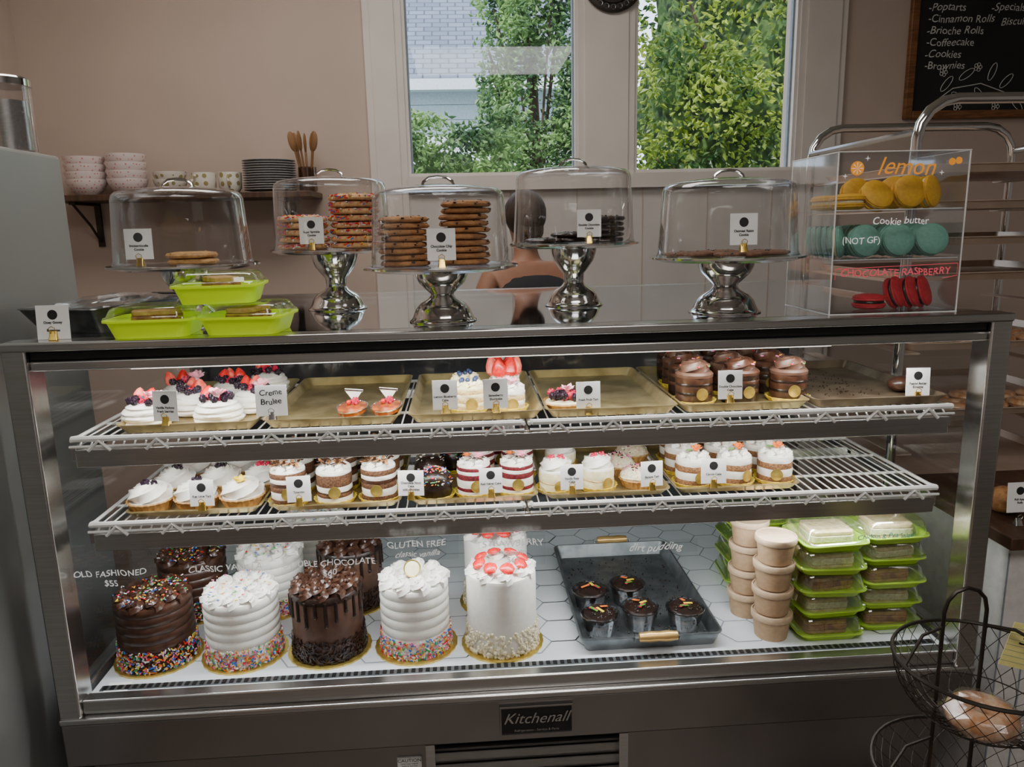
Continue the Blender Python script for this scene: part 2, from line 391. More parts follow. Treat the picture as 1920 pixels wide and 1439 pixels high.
m=MB(); m.box(-4.3,1.8,-.35,-.2,3.0,3.12,'siding'); m.build('gutter',h)
me=bpy.data.meshes.new('roof'); me.from_pydata([(-4.4,-.35,3.12),(1.9,-.35,3.12),(1.9,4,6.4),(-4.4,4,6.4)],[],[(0,1,2,3)])
uv=me.uv_layers.new()
for i,q in enumerate([(0,0),(6.3,0),(6.3,5.4),(0,5.4)]): uv.data[i].uv=q
me.materials.append(M['roof']); o=bpy.data.objects.new('roof',me); COL.objects.link(o); o.parent=h

# ---------------------------------------------------------------- display case
case=root('display_case','long stainless refrigerated bakery display case with wire shelves','display case')
ZB,ZT=.4774,1.25
b=MB(); b.box(-1,1,.02,.97,.30,.455,'steeld'); b.box(-1,1,-.03,.02,.335,.437,'steeld'); b.box(-.98,.98,.035,.95,.02,.30,'steeld')
b.box(-1,1,-.035,.0,.437,.452,'steel')
b.build('base',case,bevel=.004)
g=MB(); g.box(-.24,.21,.0,.03,.02,.334,'steeld')
for i in range(10): g.add([(-.22,-.002,.03+i*.030),(.19,-.002,.03+i*.030),(.19,-.026,.052+i*.030),(-.22,-.026,.052+i*.030),(.19,-.002,.056+i*.030),(-.22,-.002,.056+i*.030)],[(0,1,2,3),(3,2,4,5)],'steel')
g.box(-.24,-.22,-.028,.0,.02,.334,'steel'); g.box(.19,.21,-.028,.0,.02,.334,'steel')
g.build('vent_grille',case,flat=True)
d=MB(); d.box(-.955,.955,.0,.85,.455,ZB,'deck')
s=.055; segs=set()
for i in range(-14,15):
    for j in range(0,14):
        cx=i*1.5*s*1.05; cy=.03+j*sqrt(3)*s+(sqrt(3)/2*s if i%2 else 0)
        P=[(round(cx+s*1.05*cos(pi/3*q),3),round(cy+s*sin(pi/3*q),3)) for q in range(6)]
        for q in range(6):
            a,b2=P[q],P[(q+1)%6]
            if min(a[0],b2[0])<-.93 or max(a[0],b2[0])>.93 or min(a[1],b2[1])<.05 or max(a[1],b2[1])>.80: continue
            segs.add(tuple(sorted((a,b2))))
for a,b2 in sorted(segs):
    t=Vector((b2[0]-a[0],b2[1]-a[1],0)).normalized(); nn=Vector((-t.y,t.x,0))*.0016; z=ZB+.0006
    A=Vector((*a,z));B=Vector((*b2,z)); d.add([A-nn,B-nn,B+nn,A+nn],[(0,1,2,3)],'grout')
d.build('deck',case,flat=True)
for yy in (.025,.815):
    v=MB(); v.box(-.94,.94,yy,yy+.018,ZB,ZB+.002,'galv')
    for i in range(118): v.box(-.935+i*.0159,-.935+i*.0159+.009,yy+.002,yy+.016,ZB+.002,ZB+.0035,'black')
    v.build('air_vent_strip',case,flat=True)
f=MB()
for sx in (-1,1):
    f.box(min(sx*.955,sx*1.0),max(sx*.955,sx*1.0),-.03,.03,.437,ZT-.006,'steel')
    f.box(min(sx*.965,sx*1.0),max(sx*.965,sx*1.0),.92,.97,.437,ZT-.006,'steel')
    f.box(min(sx*.965,sx*1.0),max(sx*.965,sx*1.0),.03,.92,1.20,ZT-.006,'steel')
    f.box(min(sx*.965,sx*1.0),max(sx*.965,sx*1.0),.03,.92,.44,ZB+.01,'steel')
f.box(-.955,.955,-.02,.012,.452,ZB+.008,'steel')
f.box(-.955,.955,-.022,.012,1.192,1.212,'steel'); f.box(-.955,.955,-.018,.012,1.212,1.232,'black')
f.box(-1.0,1.0,-.035,.02,1.232,ZT,'steel')
f.box(-.965,.965,.93,.97,1.20,ZT,'steel')
f.build('frame',case,bevel=.004)
for sx in (-1,1): MB().box(sx*.975-.002,sx*.975+.002,.03,.92,ZB+.01,1.20,'glass').build('side_glass',case,flat=True)
MB().box(-.965,.965,.02,.93,ZT-.008,ZT,'topglass').build('top_glass',case,flat=True)
for x0,x1,y0 in ((-.965,.0,.86),(0,.965,.885)):
    b=MB(); b.box(x0+.03,x1-.03,y0,y0+.01,ZB,1.2,'back')
    for a in (x0,x1-.03): b.box(a,a+.03,y0-.005,y0+.012,ZB,1.2,'steel')
    b.build('rear_sliding_door',case,flat=True)
l=MB(); l.tube([(-.80,.055,1.182),(.66,.055,1.182)],.0035,'led',10); l.box(-.82,.68,.035,.075,1.186,1.206,'steeld'); l.build('light_strip',case)
q=MB(); q.box(-.075,.085,-.036,-.03,.352,.422,'black')
for a in ((-.075,.085,-.038,-.036,.352,.355),(-.075,.085,-.038,-.036,.419,.422),(-.075,-.072,-.038,-.036,.355,.419),(.082,.085,-.038,-.036,.355,.419)): q.box(*a,'steeld')
bad=q.build('badge',case,flat=True)
text('Kitchenall',.036,'steel',bad,(.003,-.0375,.392),shear=.4,off=.0001,hand=.25)
text('Refrigeration - Service & Parts',.008,'steel',bad,(.005,-.0375,.364))
q=MB().box(-.31,-.255,.030,.035,.235,.262,'paper').build('caution_sticker',case,flat=True)
text('CAUTION',.012,'ink',q,(-.2825,.0295,.255)); text('Unit may topple\nbefore service',.006,'ink',q,(-.2825,.0295,.244))
q=MB().box(-.93,-.88,.012,.055,ZB+.0006,ZB+.0012,'paper').build('notice_sticker',case,flat=True)
def wrack(L,D,x0,y,z):
    m=MB()
    m.tube([(x0+.004,y+.03,z-.006),(x0+.006,y,z),(x0+L-.006,y,z),(x0+L-.004,y+.03,z-.006)],.0062,'wire',8)
    m.tube([(x0,y,z-.016),(x0+L,y,z-.016)],.003,'wire',6)
    m.tube([(x0,y+D,z-.004),(x0+L,y+D,z-.004)],.004,'wire',6)
    for t in (.33,.66): m.tube([(x0+L*.0,y+D*t,z-.010),(x0+L,y+D*t,z-.010)],.0032,'wire',6)
    for t in (0,1): m.tube([(x0+L*t,y+.01,z-.006),(x0+L*t,y+D,z-.006)],.004,'wire',6)
    n=int(L/.021)
    for i in range(1,n):
        xx=x0+L*i/n; m.tube([(xx,y,z-.014),(xx,y+.012,z-.005),(xx,y+D,z-.005)],.0018,'wire',5)
    for i in range(8):
        xx=x0+.06+i*(L-.12)/7; m.tube([(xx-.022,y-.004,z-.024),(xx,y-.004,z-.003),(xx+.022,y-.004,z-.024)],.0036,'wire',6)
    m.build('wire_shelf',case)
Z1,Z2=1.047,.855
for x0,L in ((-.921,.915),(.006,.915)):
    wrack(L,.50,x0,.012,Z1); wrack(L,.42,x0,.037,Z2)
for z,y,D in ((Z1,.012,.5),(Z2,.037,.42)):
    m=MB(); m.box(-.915,.915,y+.006,y+.03,z-.062,z-.024,'steel'); m.box(-.915,.915,y+D-.03,y+D-.01,z-.045,z-.02,'steel')
    for a in (-.93,-.006,.918): m.box(a,a+.012,y+.02,.85,z-.05,z-.022,'steel')
    m.build('shelf_rail',case,bevel=.002)
def gtag(x,lines,lb,k='t_w'):
    zs=[z for _,z,_,_ in lines]; zc=(max(zs)+min(zs))/2
    r=root('acrylic_flavour_tag',lb,'sign',(x,.010,0))
    w=max(len(t)*s*.66 for t,_,s,_ in lines); h=max(zs)-min(zs)+.03
    m=MB(); m.box(-w/2,w/2,0,.0015,zc-h/2,zc+h/2,'tag'); m.build('tag',r,flat=True)
    for t,z,s,sh in lines: text(t,s,k,r,(0,-.001,z),shear=sh,off=.0001,hand=1)
gtag(-.875,[('OLD FASHIONED',.757,.019,0),('$55',.734,.019,0)],'clear tag handwritten old fashioned fifty-five dollars')
gtag(-.640,[('CLASSIC VANILLA',.757,.019,0)],'clear tag handwritten classic vanilla')
gtag(-.425,[('DOUBLE CHOCOLATE',.757,.019,0),('$60',.735,.019,0)],'clear tag handwritten double chocolate sixty dollars')
gtag(-.240,[('GLUTEN FREE',.790,.020,0),('classic vanilla',.768,.018,.4)],'clear tag handwritten gluten free classic vanilla')
gtag(-.035,[('STRAWBERRY',.782,.021,0),('cream',.762,.017,.3),('$65',.745,.018,0)],'clear tag handwritten strawberry and cream price')
gtag(.272,[('dirt pudding',.757,.024,.45)],'clear tag handwritten dirt pudding')
gtag(.79,[('Chicken & Pea Salad',.757,.0155,.1)],'clear tag handwritten chicken and pea salad','t_b')

# ---------------------------------------------------------------- pans
def pan(name,label,w,d,hh,k,loc,cat='baking tray',group=None,kb=None):
    m=MB(); t=.002
    m.loft([rrect(w-.03,d-.03,.012,0),rrect(w-.006,d-.006,.016,hh),rrect(w,d,.018,hh),rrect(w,d,.018,hh+.002),rrect(w-.009,d-.009,.015,hh+.002),rrect(w-.033,d-.033,.012,t)],k)
    return m.build(name,None,label=label,category=cat,group=group)
for i,(xc,lb) in enumerate(((-.70,'gold sheet pan holding berry pavlovas'),(-.405,'worn gold sheet pan nearly empty with oval tins'),(-.105,'gold sheet pan holding small layer cakes'),(.185,'empty floured gold sheet pan with a fruit tart'),(.475,'gold sheet pan under chocolate mini cakes'),(.775,'dark worn sheet pan with crumbs'))):
    o=pan('sheet_pan',lb,.284 if i<5 else .30,.455,.018,'pand' if i==5 else 'pan',None,group='sheet pans on the upper shelf'); place(o,(xc,.262,Z1-.001))
for i,(xc,lb) in enumerate(((-.715,'gold sheet pan holding cream tarts'),(-.415,'gold sheet pan holding tiramisu cakes'),(-.115,'gold sheet pan holding chocolate and red cakes'),(.18,'gold sheet pan holding vanilla cakes and tarts'),(.475,'gold sheet pan holding carrot cakes'))):
    o=pan('sheet_pan',lb,.284,.37,.014,'pan',None,group='sheet pans on the lower shelf'); place(o,(xc,.245,Z2-.001))
B1=Z1+.0015; B2=Z2+.0015

# ---------------------------------------------------------------- cards
def card(loc,txt,rz=0,w=.052,h=.062,clip='gold',lean=-.08,label=None,ts=.0066,logo=True,zc=.008,hand=0):
    r=root('sign_card',label or 'small white label card in a gold clip','sign',loc,rz)
    m=MB(); T=Matrix.Translation((0,0,zc))@Matrix.Rotation(lean,4,'X')
    m.box(-w/2,w/2,-.0004,.0004,0,h,'paper',T)
    if logo: m.add([(.0095*cos(2*pi*i/20),-.0007,h*.72+.0095*sin(2*pi*i/20)) for i in range(20)],[tuple(range(20))],'ink',T)
    m.build('card',r,flat=True)
    o=text(txt,ts,'ink',r,(0,0,0),off=.0002,ls=1.15,hand=hand); o.matrix_local=T@Matrix.Translation((0,-.0012,h*.38 if logo else h*.62))@Matrix.Rotation(pi/2,4,'X')
    k='gold' if clip=='gold' else 'steel'
    c=MB(); c.loft([rrect(.017,.016,.002,0),rrect(.015,.012,.002,.005),rrect(.013,.004,.0015,.016)],k)
    for sx in (-1,1): c.tube([(sx*.004,-.004,.012),(sx*.006,-.006,.022),(0,-.006,.026)],.0008,k,5)
    c.tube([(-.006,0,.012),(-.006,0,.016),(.006,0,.016),(.006,0,.012)],.001,k,5)
    c.build('clip',r)
    return r
for x,y,t,rz in ((-.735,.035,'Vanilla Pavlova\nFresh berries',-.15),(-.168,.045,'Lemon Blueberry\nCake',0),(-.062,.04,'Strawberry\nShortcake',.1),(.135,.05,'Fresh Fruit Tart',.05),(.44,.045,'Double Chocolate\nCake',-.05),(.875,.075,'Peanut Butter\nBrownie',-.1)):
    card((x,y,B1+(.016 if y<.05 else .001)),t,rz)
card((-.525,.045,B1+.016),'Creme\nBrulee',.0,.064,.064,'steel',ts=.0165,logo=False,label='white handwritten label card on a steel holder',hand=1)
for x,y,t,rz in ((-.69,.058,'Key Lime Tart',0),(-.487,.058,'Tiramisu',.1),(-.25,.066,'Chocolate Stout\nCake\nwith sprinkles',-.1),(-.077,.06,'Red Velvet Cake',.05),(.10,.06,'Vanilla Rasp\nCake',0),(.277,.06,'Banana Tart',.1),(.415,.06,'Carrot Cake',-.05)):
    card((x,y,B2+.014),t,rz,w=.056 if 'Carrot' in t or 'Stout' in t else .05,h=.056)

# ---------------------------------------------------------------- pastry kit
def rope(m,c,s,h,k,n=20,turns=2.1,seg=10,a0=0):
    pts=[];rs=[]
    for i in range(n):
        t=i/(n-1); rr=s*.62*(1-t)**.8; a=a0+turns*2*pi*t
        pts.append((c[0]+rr*cos(a),c[1]+rr*sin(a),c[2]+s*.22+h*.72*t)); rs.append(s*.40*(1-.55*t**1.5))
    rs[-1]*=.35
    m.tube(pts,rs,k,seg,star=.16,tw=.32)
    m.lathe([(s*.75,-.002),(s*.6,h*.35),(.0001,h*.5)],k,10,c)
def straw(m,c,s,tilt=None,k='straw',T=None):
    t=Matrix.Translation(c)@Matrix.Rotation(tilt if tilt is not None else U(-.5,.5),4,'Y')@Matrix.Rotation(U(-.4,.4),4,'X')
    if T is not None: t=T@t
    m.lathe([(0.0001,0),(s*.30,s*.05),(s*.42,s*.25),(s*.36,s*.6),(s*.18,s*.92),(0.0001,s*1.05)],k,10,T=t)
def berry(m,c,r,k):
    m.ball(c,r*.8,k,8,5)
    for i in range(14):
        a=i*2.4; z=1-2*(i+.5)/14; q=sqrt(1-z*z); m.ball((c[0]+r*.72*q*cos(a),c[1]+r*.72*q*sin(a),c[2]+r*.72*z),r*.34,k,5,4)
def flower(m,c,s,k):
    for i in range(9):
        a=i*2*pi/9*2; t=Matrix.Translation(c)@Matrix.Rotation(a,4,'Z')@Matrix.Rotation(U(-.9,-.2),4,'Y')
        m.ball((s*.5,0,0),s*.5,k,6,4,t,(1,.7,.22),.15)
    m.ball(c,s*.3,k,6,4)
def pavlova(var):
    r=root('berry_pavlova','whipped-cream pavlova topped with fresh berries','pastry',group='pavlovas on the upper shelf')
    m=MB(); R0=.052
    m.lathe([(R0*.80,0),(R0*.97,.004),(R0*1.0,.009),(R0*.93,.013),(R0*.99,.017),(R0*.98,.021),(R0*.88,.025),(R0*.92,.029),(R0*.88,.033),(R0*.76,.037),(R0*.78,.041),(R0*.6,.047),(R0*.3,.050),(0.0001,.051)],'cream',40,wob=lambda a,i,z:1+.025*sin(3*a+i*1.3)+.02*cos(14*a+i*.8))
    m.build('cream',r)
    m=MB()
    for i in range(2+(var in (0,2,5))): straw(m,(-.022+.020*i+U(-.003,.003),U(.004,.022),.044),.034,U(-.5,.5),'straw' if (i+var)%2 else 'strawin')
    m.build('strawberries',r)
    m=MB()
    for i in range(9): a=pi+pi*i/8; berry(m,((.031 if i%2 else .018)*cos(a)+U(-.004,.004),(.028 if i%2 else .014)*sin(a),.052+U(-.002,.008)),.0088,'bberry' if i%4 else 'rasp')
    berry(m,(.028,.01,.052),.0088,'bberry'); m.build('blackberries',r)
    m=MB()
    for i in range(6): m.ball((U(-.03,.03),U(-.012,.02),.056),.0055,'blue',7,5)
    m.build('blueberries',r)
    if var in (0,1,3,4):
        m=MB(); flower(m,((.026,-.004,.026,.032)[var%4],-.024,.062),.023,'pink'); m.build('flower',r)
    return r
pts=[(-.805,.115),(-.655,.115),(-.735,.205),(-.605,.21),(-.795,.315),(-.685,.315),(-.625,.42)]
for i,(x,y) in enumerate(pts): place(pavlova(i),(x,y,B1),U(-.5,.5))

def sprk_disc(m,R0,z,n,ks=SPR,s=.8):
    for i in range(n):
        a=U(0,2*pi); q=R0*sqrt(R()); sprinkle(m,(q*cos(a),q*sin(a),z+U(0,.002)),(0,0,1),ks,s)
def minicake(name,label,layers,Rr,top,seal=True,liner=True,group=None,spr=None,extra=None):
    r=root(name,label,'cake',group=group); m=MB(); prof=[(Rr*.96,.003)];ks=[];z=.003
    for k,h in layers:
        prof+= [(Rr*.985,z),(Rr,z+h*.3),(Rr,z+h*.7),(Rr*.985,z+h)]; ks+=[k]*4; z+=h
    ks=ks[:len(prof)-1]+[layers[-1][0]]
    m.lathe(prof,layers[0][0],30,ks=ks,wob=lambda a,i,zz:1+.015*sin(5*a+i)+U(-.008,.008)); m.build('layers',r)
    if top: m=MB(); top(m,z,Rr); m.build('frosting',r)
    if spr:
        m=MB(); sprk_disc(m,Rr*.8,z+spr[1],spr[0],spr[2],1.2); m.build('sprinkles',r,kind='stuff')
    if extra: m=MB(); extra[1](m,z,Rr); m.build(extra[0],r)
    if seal:
        m=MB(); T=Matrix.Translation((Rr*.15,-Rr*1.0-.0012,z*.42))@Matrix.Rotation(.15,4,'Z')@Matrix.Rotation(pi/2,4,'X')
        m.lathe([(.0135,0),(.0135,.0012)],'foil',24,T=T); m.build('seal',r)
    if liner:
        m=MB(); m.lathe([(Rr*1.05,0),(Rr*1.2,.010),(Rr*1.17,.0105),(Rr*1.03,.001)],'liner',60,wob=lambda a,i,z:1+.03*cos(20*a)); m.build('liner',r)
    return r
def top_swirls(k,n=6,s=.014,h=.014,center=True):
    def f(m,z,Rr):
        m.lathe([(Rr*.98,z-.002),(Rr*.97,z+.003),(.0001,z+.004)],k,24)
        for i in range(n): a=2*pi*i/n; rope(m,(Rr*.62*cos(a),Rr*.62*sin(a),z+.002),s,h,k,12,1.6,8,a)
        if center: rope(m,(0,0,z+.003),s,h*1.2,k,12,1.6,8)
    return f
def top_dome(k,h=.018):
    def f(m,z,Rr):
        m.lathe([(Rr*.99,z-.002),(Rr*.96,z+.003),(.0001,z+.003)],k,28)
        rope(m,(0,0,z),Rr*.98,h*1.1,k,34,3.0,12)
    return f
def swtop(k):
    def f(m,z,Rr):
        m.lathe([(Rr*1.01,z-.003),(Rr*1.02,z+.003),(Rr*.9,z+.008),(.0001,z+.008)],k,28)
        rope(m,(0,0,z+.004),Rr*.92,.018,k,30,2.6,12)
    return f
ck=minicake('chocolate_mini_cake','chocolate mini cake with candy sprinkles in a gold liner',[('choc',.020),('chocd',.006),('choc',.014),('chocd',.006),('choc',.016)],.041,swtop('chocl'),group='chocolate mini cakes',spr=(34,.020,SPR))
place(ck,(.385,.125,B1),0)
ck2=minicake('chocolate_mini_cake','dark chocolate mini cake with candy sprinkles and gold seal',[('chocd',.022),('choc',.008),('chocd',.012),('choc',.008),('chocd',.014)],.041,swtop('choc'),group='chocolate mini cakes',spr=(30,.020,SPR),liner=False)
place(ck2,(.49,.125,B1),0)
first={(0,0),(1,0)}
for j in range(4):
    for i in range(3):
        if (i,j) in first: continue
        clone(ck if (i+j)%2==0 else ck2,(.385+i*.108-.01*j*(i-1),.125+j*.094,B1),U(-.4,.4))
def brulee(loc,rz):
    r=root('creme_brulee_tin','oval tin of caramel creme brulee with raspberry','dessert',loc,rz,'creme brulee tins')
    m=MB()
    def ov(a,b,z): return [(a*cos(2*pi*i/28),b*sin(2*pi*i/28),z) for i in range(28)]
    m.loft([ov(.024,.050,0),ov(.031,.060,.020),ov(.034,.063,.020),ov(.034,.063,.0215),ov(.031,.060,.0215),ov(.030,.059,.018)],'chrome',True,False); m.build('tin',r)
    m=MB(); m.loft([ov(.0302,.0592,.012),ov(.0306,.0598,.0205)],'brul'); m.build('custard',r)
    m=MB(); berry(m,(.004,.022,.028),.010,'rasp'); m.ball((-.010,.020,.026),.006,'straw',8,5); m.build('raspberry',r)
    m=MB(); T=Matrix.Translation((0,.040,.0205)); 
    m.add([(-.018,-.001,.026),(.018,-.001,.026),(0,-.001,0),(-.018,.001,.026),(.018,.001,.026),(0,.001,0)],[(0,2,1),(3,4,5),(0,1,4,3),(1,2,5,4),(2,0,3,5)],'cream',T); m.tube([(-.02,.040,.051),(.02,.040,.047)],.003,'cream',6); m.tube([(-.02,.038,.051),(.02,.038,.047)],.0015,'chocd',5); m.build('chocolate_curl',r)
brulee((-.372,.118,B1),0); brulee((-.298,.118,B1),-.05)
ly=[('vanc',.012),('creamy',.008),('vanc',.012),('creamy',.008),('vanc',.010)]
def bl(m,z,Rr):
    for i in range(5): m.ball((U(-.018,.018),U(-.018,.018),z+.017),.0055,'blue',8,5)
lc=minicake('lemon_mini_cake','lemon blueberry mini cake with pale yellow frosting',ly,.036,top_swirls('creamy'),extra=('blueberries',bl),group='lemon mini cakes')
place(lc,(-.118,.125,B1)); clone(lc,(-.125,.21,B1),.4)
def sb(m,z,Rr):
    for i in range(6): straw(m,(.02*cos(i*1.05),.018*sin(i*1.05),z+.010),.044,.25*cos(i*1.05),'straw' if i%3 else 'strawin')
sbc=minicake('strawberry_shortcake','strawberry shortcake mini cake topped with sliced strawberries',[('vanc',.012),('cream',.010),('vanc',.012),('cream',.014)],.036,top_swirls('cream',5),extra=('strawberries',sb),group='strawberry shortcakes')
place(sbc,(-.035,.215,B1))
def fl(m,z,Rr): flower(m,(.005,-.01,z+.018),.02,'pink'); flower(m,(-.014,.01,z+.018),.014,'pink')
sb2=minicake('strawberry_shortcake','strawberry shortcake mini cake topped with pink flowers',[('vanc',.012),('cream',.010),('vanc',.012),('cream',.008)],.036,top_swirls('cream',5),extra=('flower',fl),group='strawberry shortcakes')
place(sb2,(-.03,.125,B1))
def tartbase(r,Rr,h,k='crust'):
    m=MB(); m.lathe([(Rr*.82,0),(Rr*.98,h),(Rr*1.04,h+.001),(Rr*1.0,h+.004),(Rr*.9,h),(Rr*.88,h-.003)],k,72,wob=lambda a,i,z:1+.025*cos(24*a)); m.build('crust',r)
r=root('fruit_tart','small fruit tart topped with berries','tart',(.095,.125,B1)); tartbase(r,.050,.013)
m=MB(); m.lathe([(.046,.010),(.042,.017),(.0001,.02)],'creamy',24); m.build('custard',r)
m=MB()
for i in range(14): berry(m,((.032 if i%2 else .018)*cos(i*.9),(.030 if i%2 else .016)*sin(i*.9),.026+U(0,.008)),.010,'bberry' if i%3 else 'rasp')
m.build('berries',r)
m=MB(); flower(m,(.004,-.006,.040),.019,'pink'); m.build('flower',r)
m=MB(); m.ball((0,0,.018),.030,'choc',16,8,squash=(1,.9,.6),noise=.04); o=m.build('peanut_butter_brownie',None,label='round dark chocolate peanut butter brownie on sheet pan',category='pastry'); place(o,(.885,.16,B1))
m=MB()
for i in range(160): m.ball((U(-.1,.1),U(-.17,.17),0.001),U(.0008,.002),'chocd',5,3)
o=m.build('crumbs',None,label='scattered dark crumbs on an empty sheet pan',category='crumbs',kind='stuff'); place(o,(.73,.3,B1+.0005))
def ctart(topk,topn):
    r=root('cream_tart','small crust tart with piped cream and '+topn,'tart',group='cream tarts'); tartbase(r,.047,.022)
    m=MB(); m.lathe([(.043,.018),(.043,.024),(.0001,.026)],'cream',28); rope(m,(0,0,.020),.048,.034,'cream',40,3.1,12); m.build('cream',r)
    m=MB()
    if topk=='y': flower(m,(.0,-.012,.057),.018,'yellow')
    else: berry(m,(-.004,-.006,.060),.011,topk); berry(m,(.011,.0,.058),.0085,topk)
    m.build('topping',r); return r
t1=ctart('bberry','a blackberry'); t2=ctart('y','a yellow flower'); t3=ctart('rasp','a raspberry')
place(t1,(-.82,.115,B2)); clone(t1,(-.722,.12,B2),1); place(t2,(-.624,.12,B2),0)
clone(t1,(-.80,.218,B2),2); clone(t1,(-.70,.222,B2),.5); place(t3,(-.602,.22,B2),0); clone(t1,(-.79,.318,B2),.2); clone(t1,(-.68,.322,B2),.9)
def shav(m,z,Rr):
    for i in range(34):
        T=Matrix.Translation((U(-.029,.029),U(-.029,.029),z+.017+U(0,.004)))@Matrix.Rotation(U(0,3),4,'Z')@Matrix.Rotation(U(-.6,.6),4,'Y'); m.cb((0,0,0),(.017,.0055,.0012),'choc' if i%3 else 'cookie',T)
tm=minicake('tiramisu_mini_cake','layered chocolate and cream tiramisu mini cake with gold seal',[('crumb',.014),('cream',.016),('crumb',.012),('choc',.008),('cream',.010),('crumb',.012)],.039,top_swirls('cream',6),extra=('chocolate_shavings',shav),group='tiramisu mini cakes')
place(tm,(-.522,.12,B2)); tm2=minicake('tiramisu_mini_cake','layered cream and chocolate crumb mini cake with piped top',[('cream',.014),('crumb',.008),('choc',.004),('cream',.012),('crumb',.026),('cream',.006)],.039,top_swirls('cream',7),extra=('chocolate_shavings',shav),group='tiramisu mini cakes')
place(tm2,(-.422,.12,B2))
for i in range(3):
    for j in range(3):
        if j==0 and i<2: continue
        clone(tm if (i+j)%2==0 else tm2,(-.522+i*.099,.12+j*.094,B2),U(-.3,.3))
def stout(lb,sp):
    r=root('chocolate_dome_cake',lb,'cake',group='chocolate dome cakes')
    m=MB(); m.lathe([(.034,.002),(.037,.01),(.037,.030),(.035,.046),(.028,.058),(.014,.064),(.0001,.065)],'chocd',28); m.build('body',r)
    m=MB()
    for i in range(130 if sp else 45):
        t=U(.2,1.5); a=U(0,2*pi); sprinkle(m,(.0385*cos(t*.9)*cos(a),.0385*cos(t*.9)*sin(a),.028+.038*sin(t)),(1,0,0),SPR if sp else ['s_w','s_w','chocl'],.9)
    m.build('sprinkles',r,kind='stuff')
    m=MB(); m.lathe([(.04,0),(.045,.009),(.0445,.0095),(.039,.001)],'liner',48,wob=lambda a,i,z:1+.03*cos(16*a)); m.build('liner',r); return r
sd=stout('dark chocolate dome cake covered in rainbow sprinkles',True); place(sd,(-.20,.12,B2)); sd2=stout('dark chocolate dome cake with white drizzle bits',False); place(sd2,(-.215,.22,B2)); clone(sd,(-.16,.31,B2),1)
def rvt(m,z,Rr):
    flower(m,(.012,-.008,z+.020),.017,'pink'); flower(m,(-.014,.008,z+.018),.011,'orange')
    for i in range(16): m.cb((0,0,0),(.014,.005,.0012),'choc',Matrix.Translation((U(-.026,.026),U(-.026,.026),z+.018))@Matrix.Rotation(U(0,3),4,'Z')@Matrix.Rotation(.4,4,'Y'))
rv=minicake('red_velvet_mini_cake','red velvet and cream layered mini cake with flower',[('cream',.012),('velvet',.008),('cream',.018),('velvet',.012),('cream',.008),('velvet',.008)],.038,top_swirls('cream',6),extra=('topping',rvt),group='red velvet mini cakes')
place(rv,(-.113,.125,B2))
for x,y in ((-.017,.125),(-.10,.225),(-.008,.225),(-.06,.32)): clone(rv,(x,y,B2),U(-.4,.4))
def rs(m,z,Rr): berry(m,(-.009,-.003,z+.026),.0105,'rasp'); berry(m,(.011,0,z+.025),.0105,'rasp')
vr=minicake('vanilla_raspberry_cake','pale vanilla mini cake with swirled cream and raspberries',[('creamy',.020),('vanc',.004),('creamy',.022)],.038,top_dome('cream',.020),extra=('raspberries',rs),group='vanilla raspberry cakes')
place(vr,(.072,.125,B2)); clone(vr,(.168,.13,B2),.3)
def btart():
    r=root('nut_tart','crumb-topped cream tart with chopped nuts and sprinkles','tart',group='nut tarts'); tartbase(r,.042,.018)
    m=MB(); m.lathe([(.038,.016),(.042,.024),(.036,.034),(.02,.043),(.0001,.045)],'nuts',26,wob=lambda a,i,z:1+.05*cos(5*a+i)); m.build('topping',r)
    m=MB()
    for i in range(70):
        a=U(0,6.3);t=U(.2,1.4); sprinkle(m,(.041*cos(t)*cos(a),.041*cos(t)*sin(a),.018+.029*sin(t)),(0,0,1),['s_w','cookie','choc','s_p'],1.1)
    m.build('nut_pieces',r,kind='stuff'); return r
bt=btart(); place(bt,(.262,.135,B2)); clone(bt,(.235,.235,B2),1); clone(bt,(.29,.32,B2),2); clone(vr,(.10,.26,B2),1)
def cf(k):
    def f(m,z,Rr): flower(m,(.004,-.008,z+.021),.016,k); m.ball((-.012,-.006,z+.020),.006,'leafg',6,4,squash=(1.5,.6,.4))
    return f
cc=minicake('carrot_mini_cake','carrot and cream layered mini cake with orange flower',[('spice',.016),('cream',.018),('spice',.014),('cream',.012)],.039,top_swirls('cream',6),extra=('flower',cf('orange')),group='carrot mini cakes')
place(cc,(.388,.125,B2))
for i in range(3):
    for j in range(2):
        if i==j==0: continue
        clone(cc,(.388+i*.096,.125+j*.095,B2),U(-.5,.5))
clone(cc,(.40,.315,B2),.3); clone(cc,(.50,.315,B2),.8)

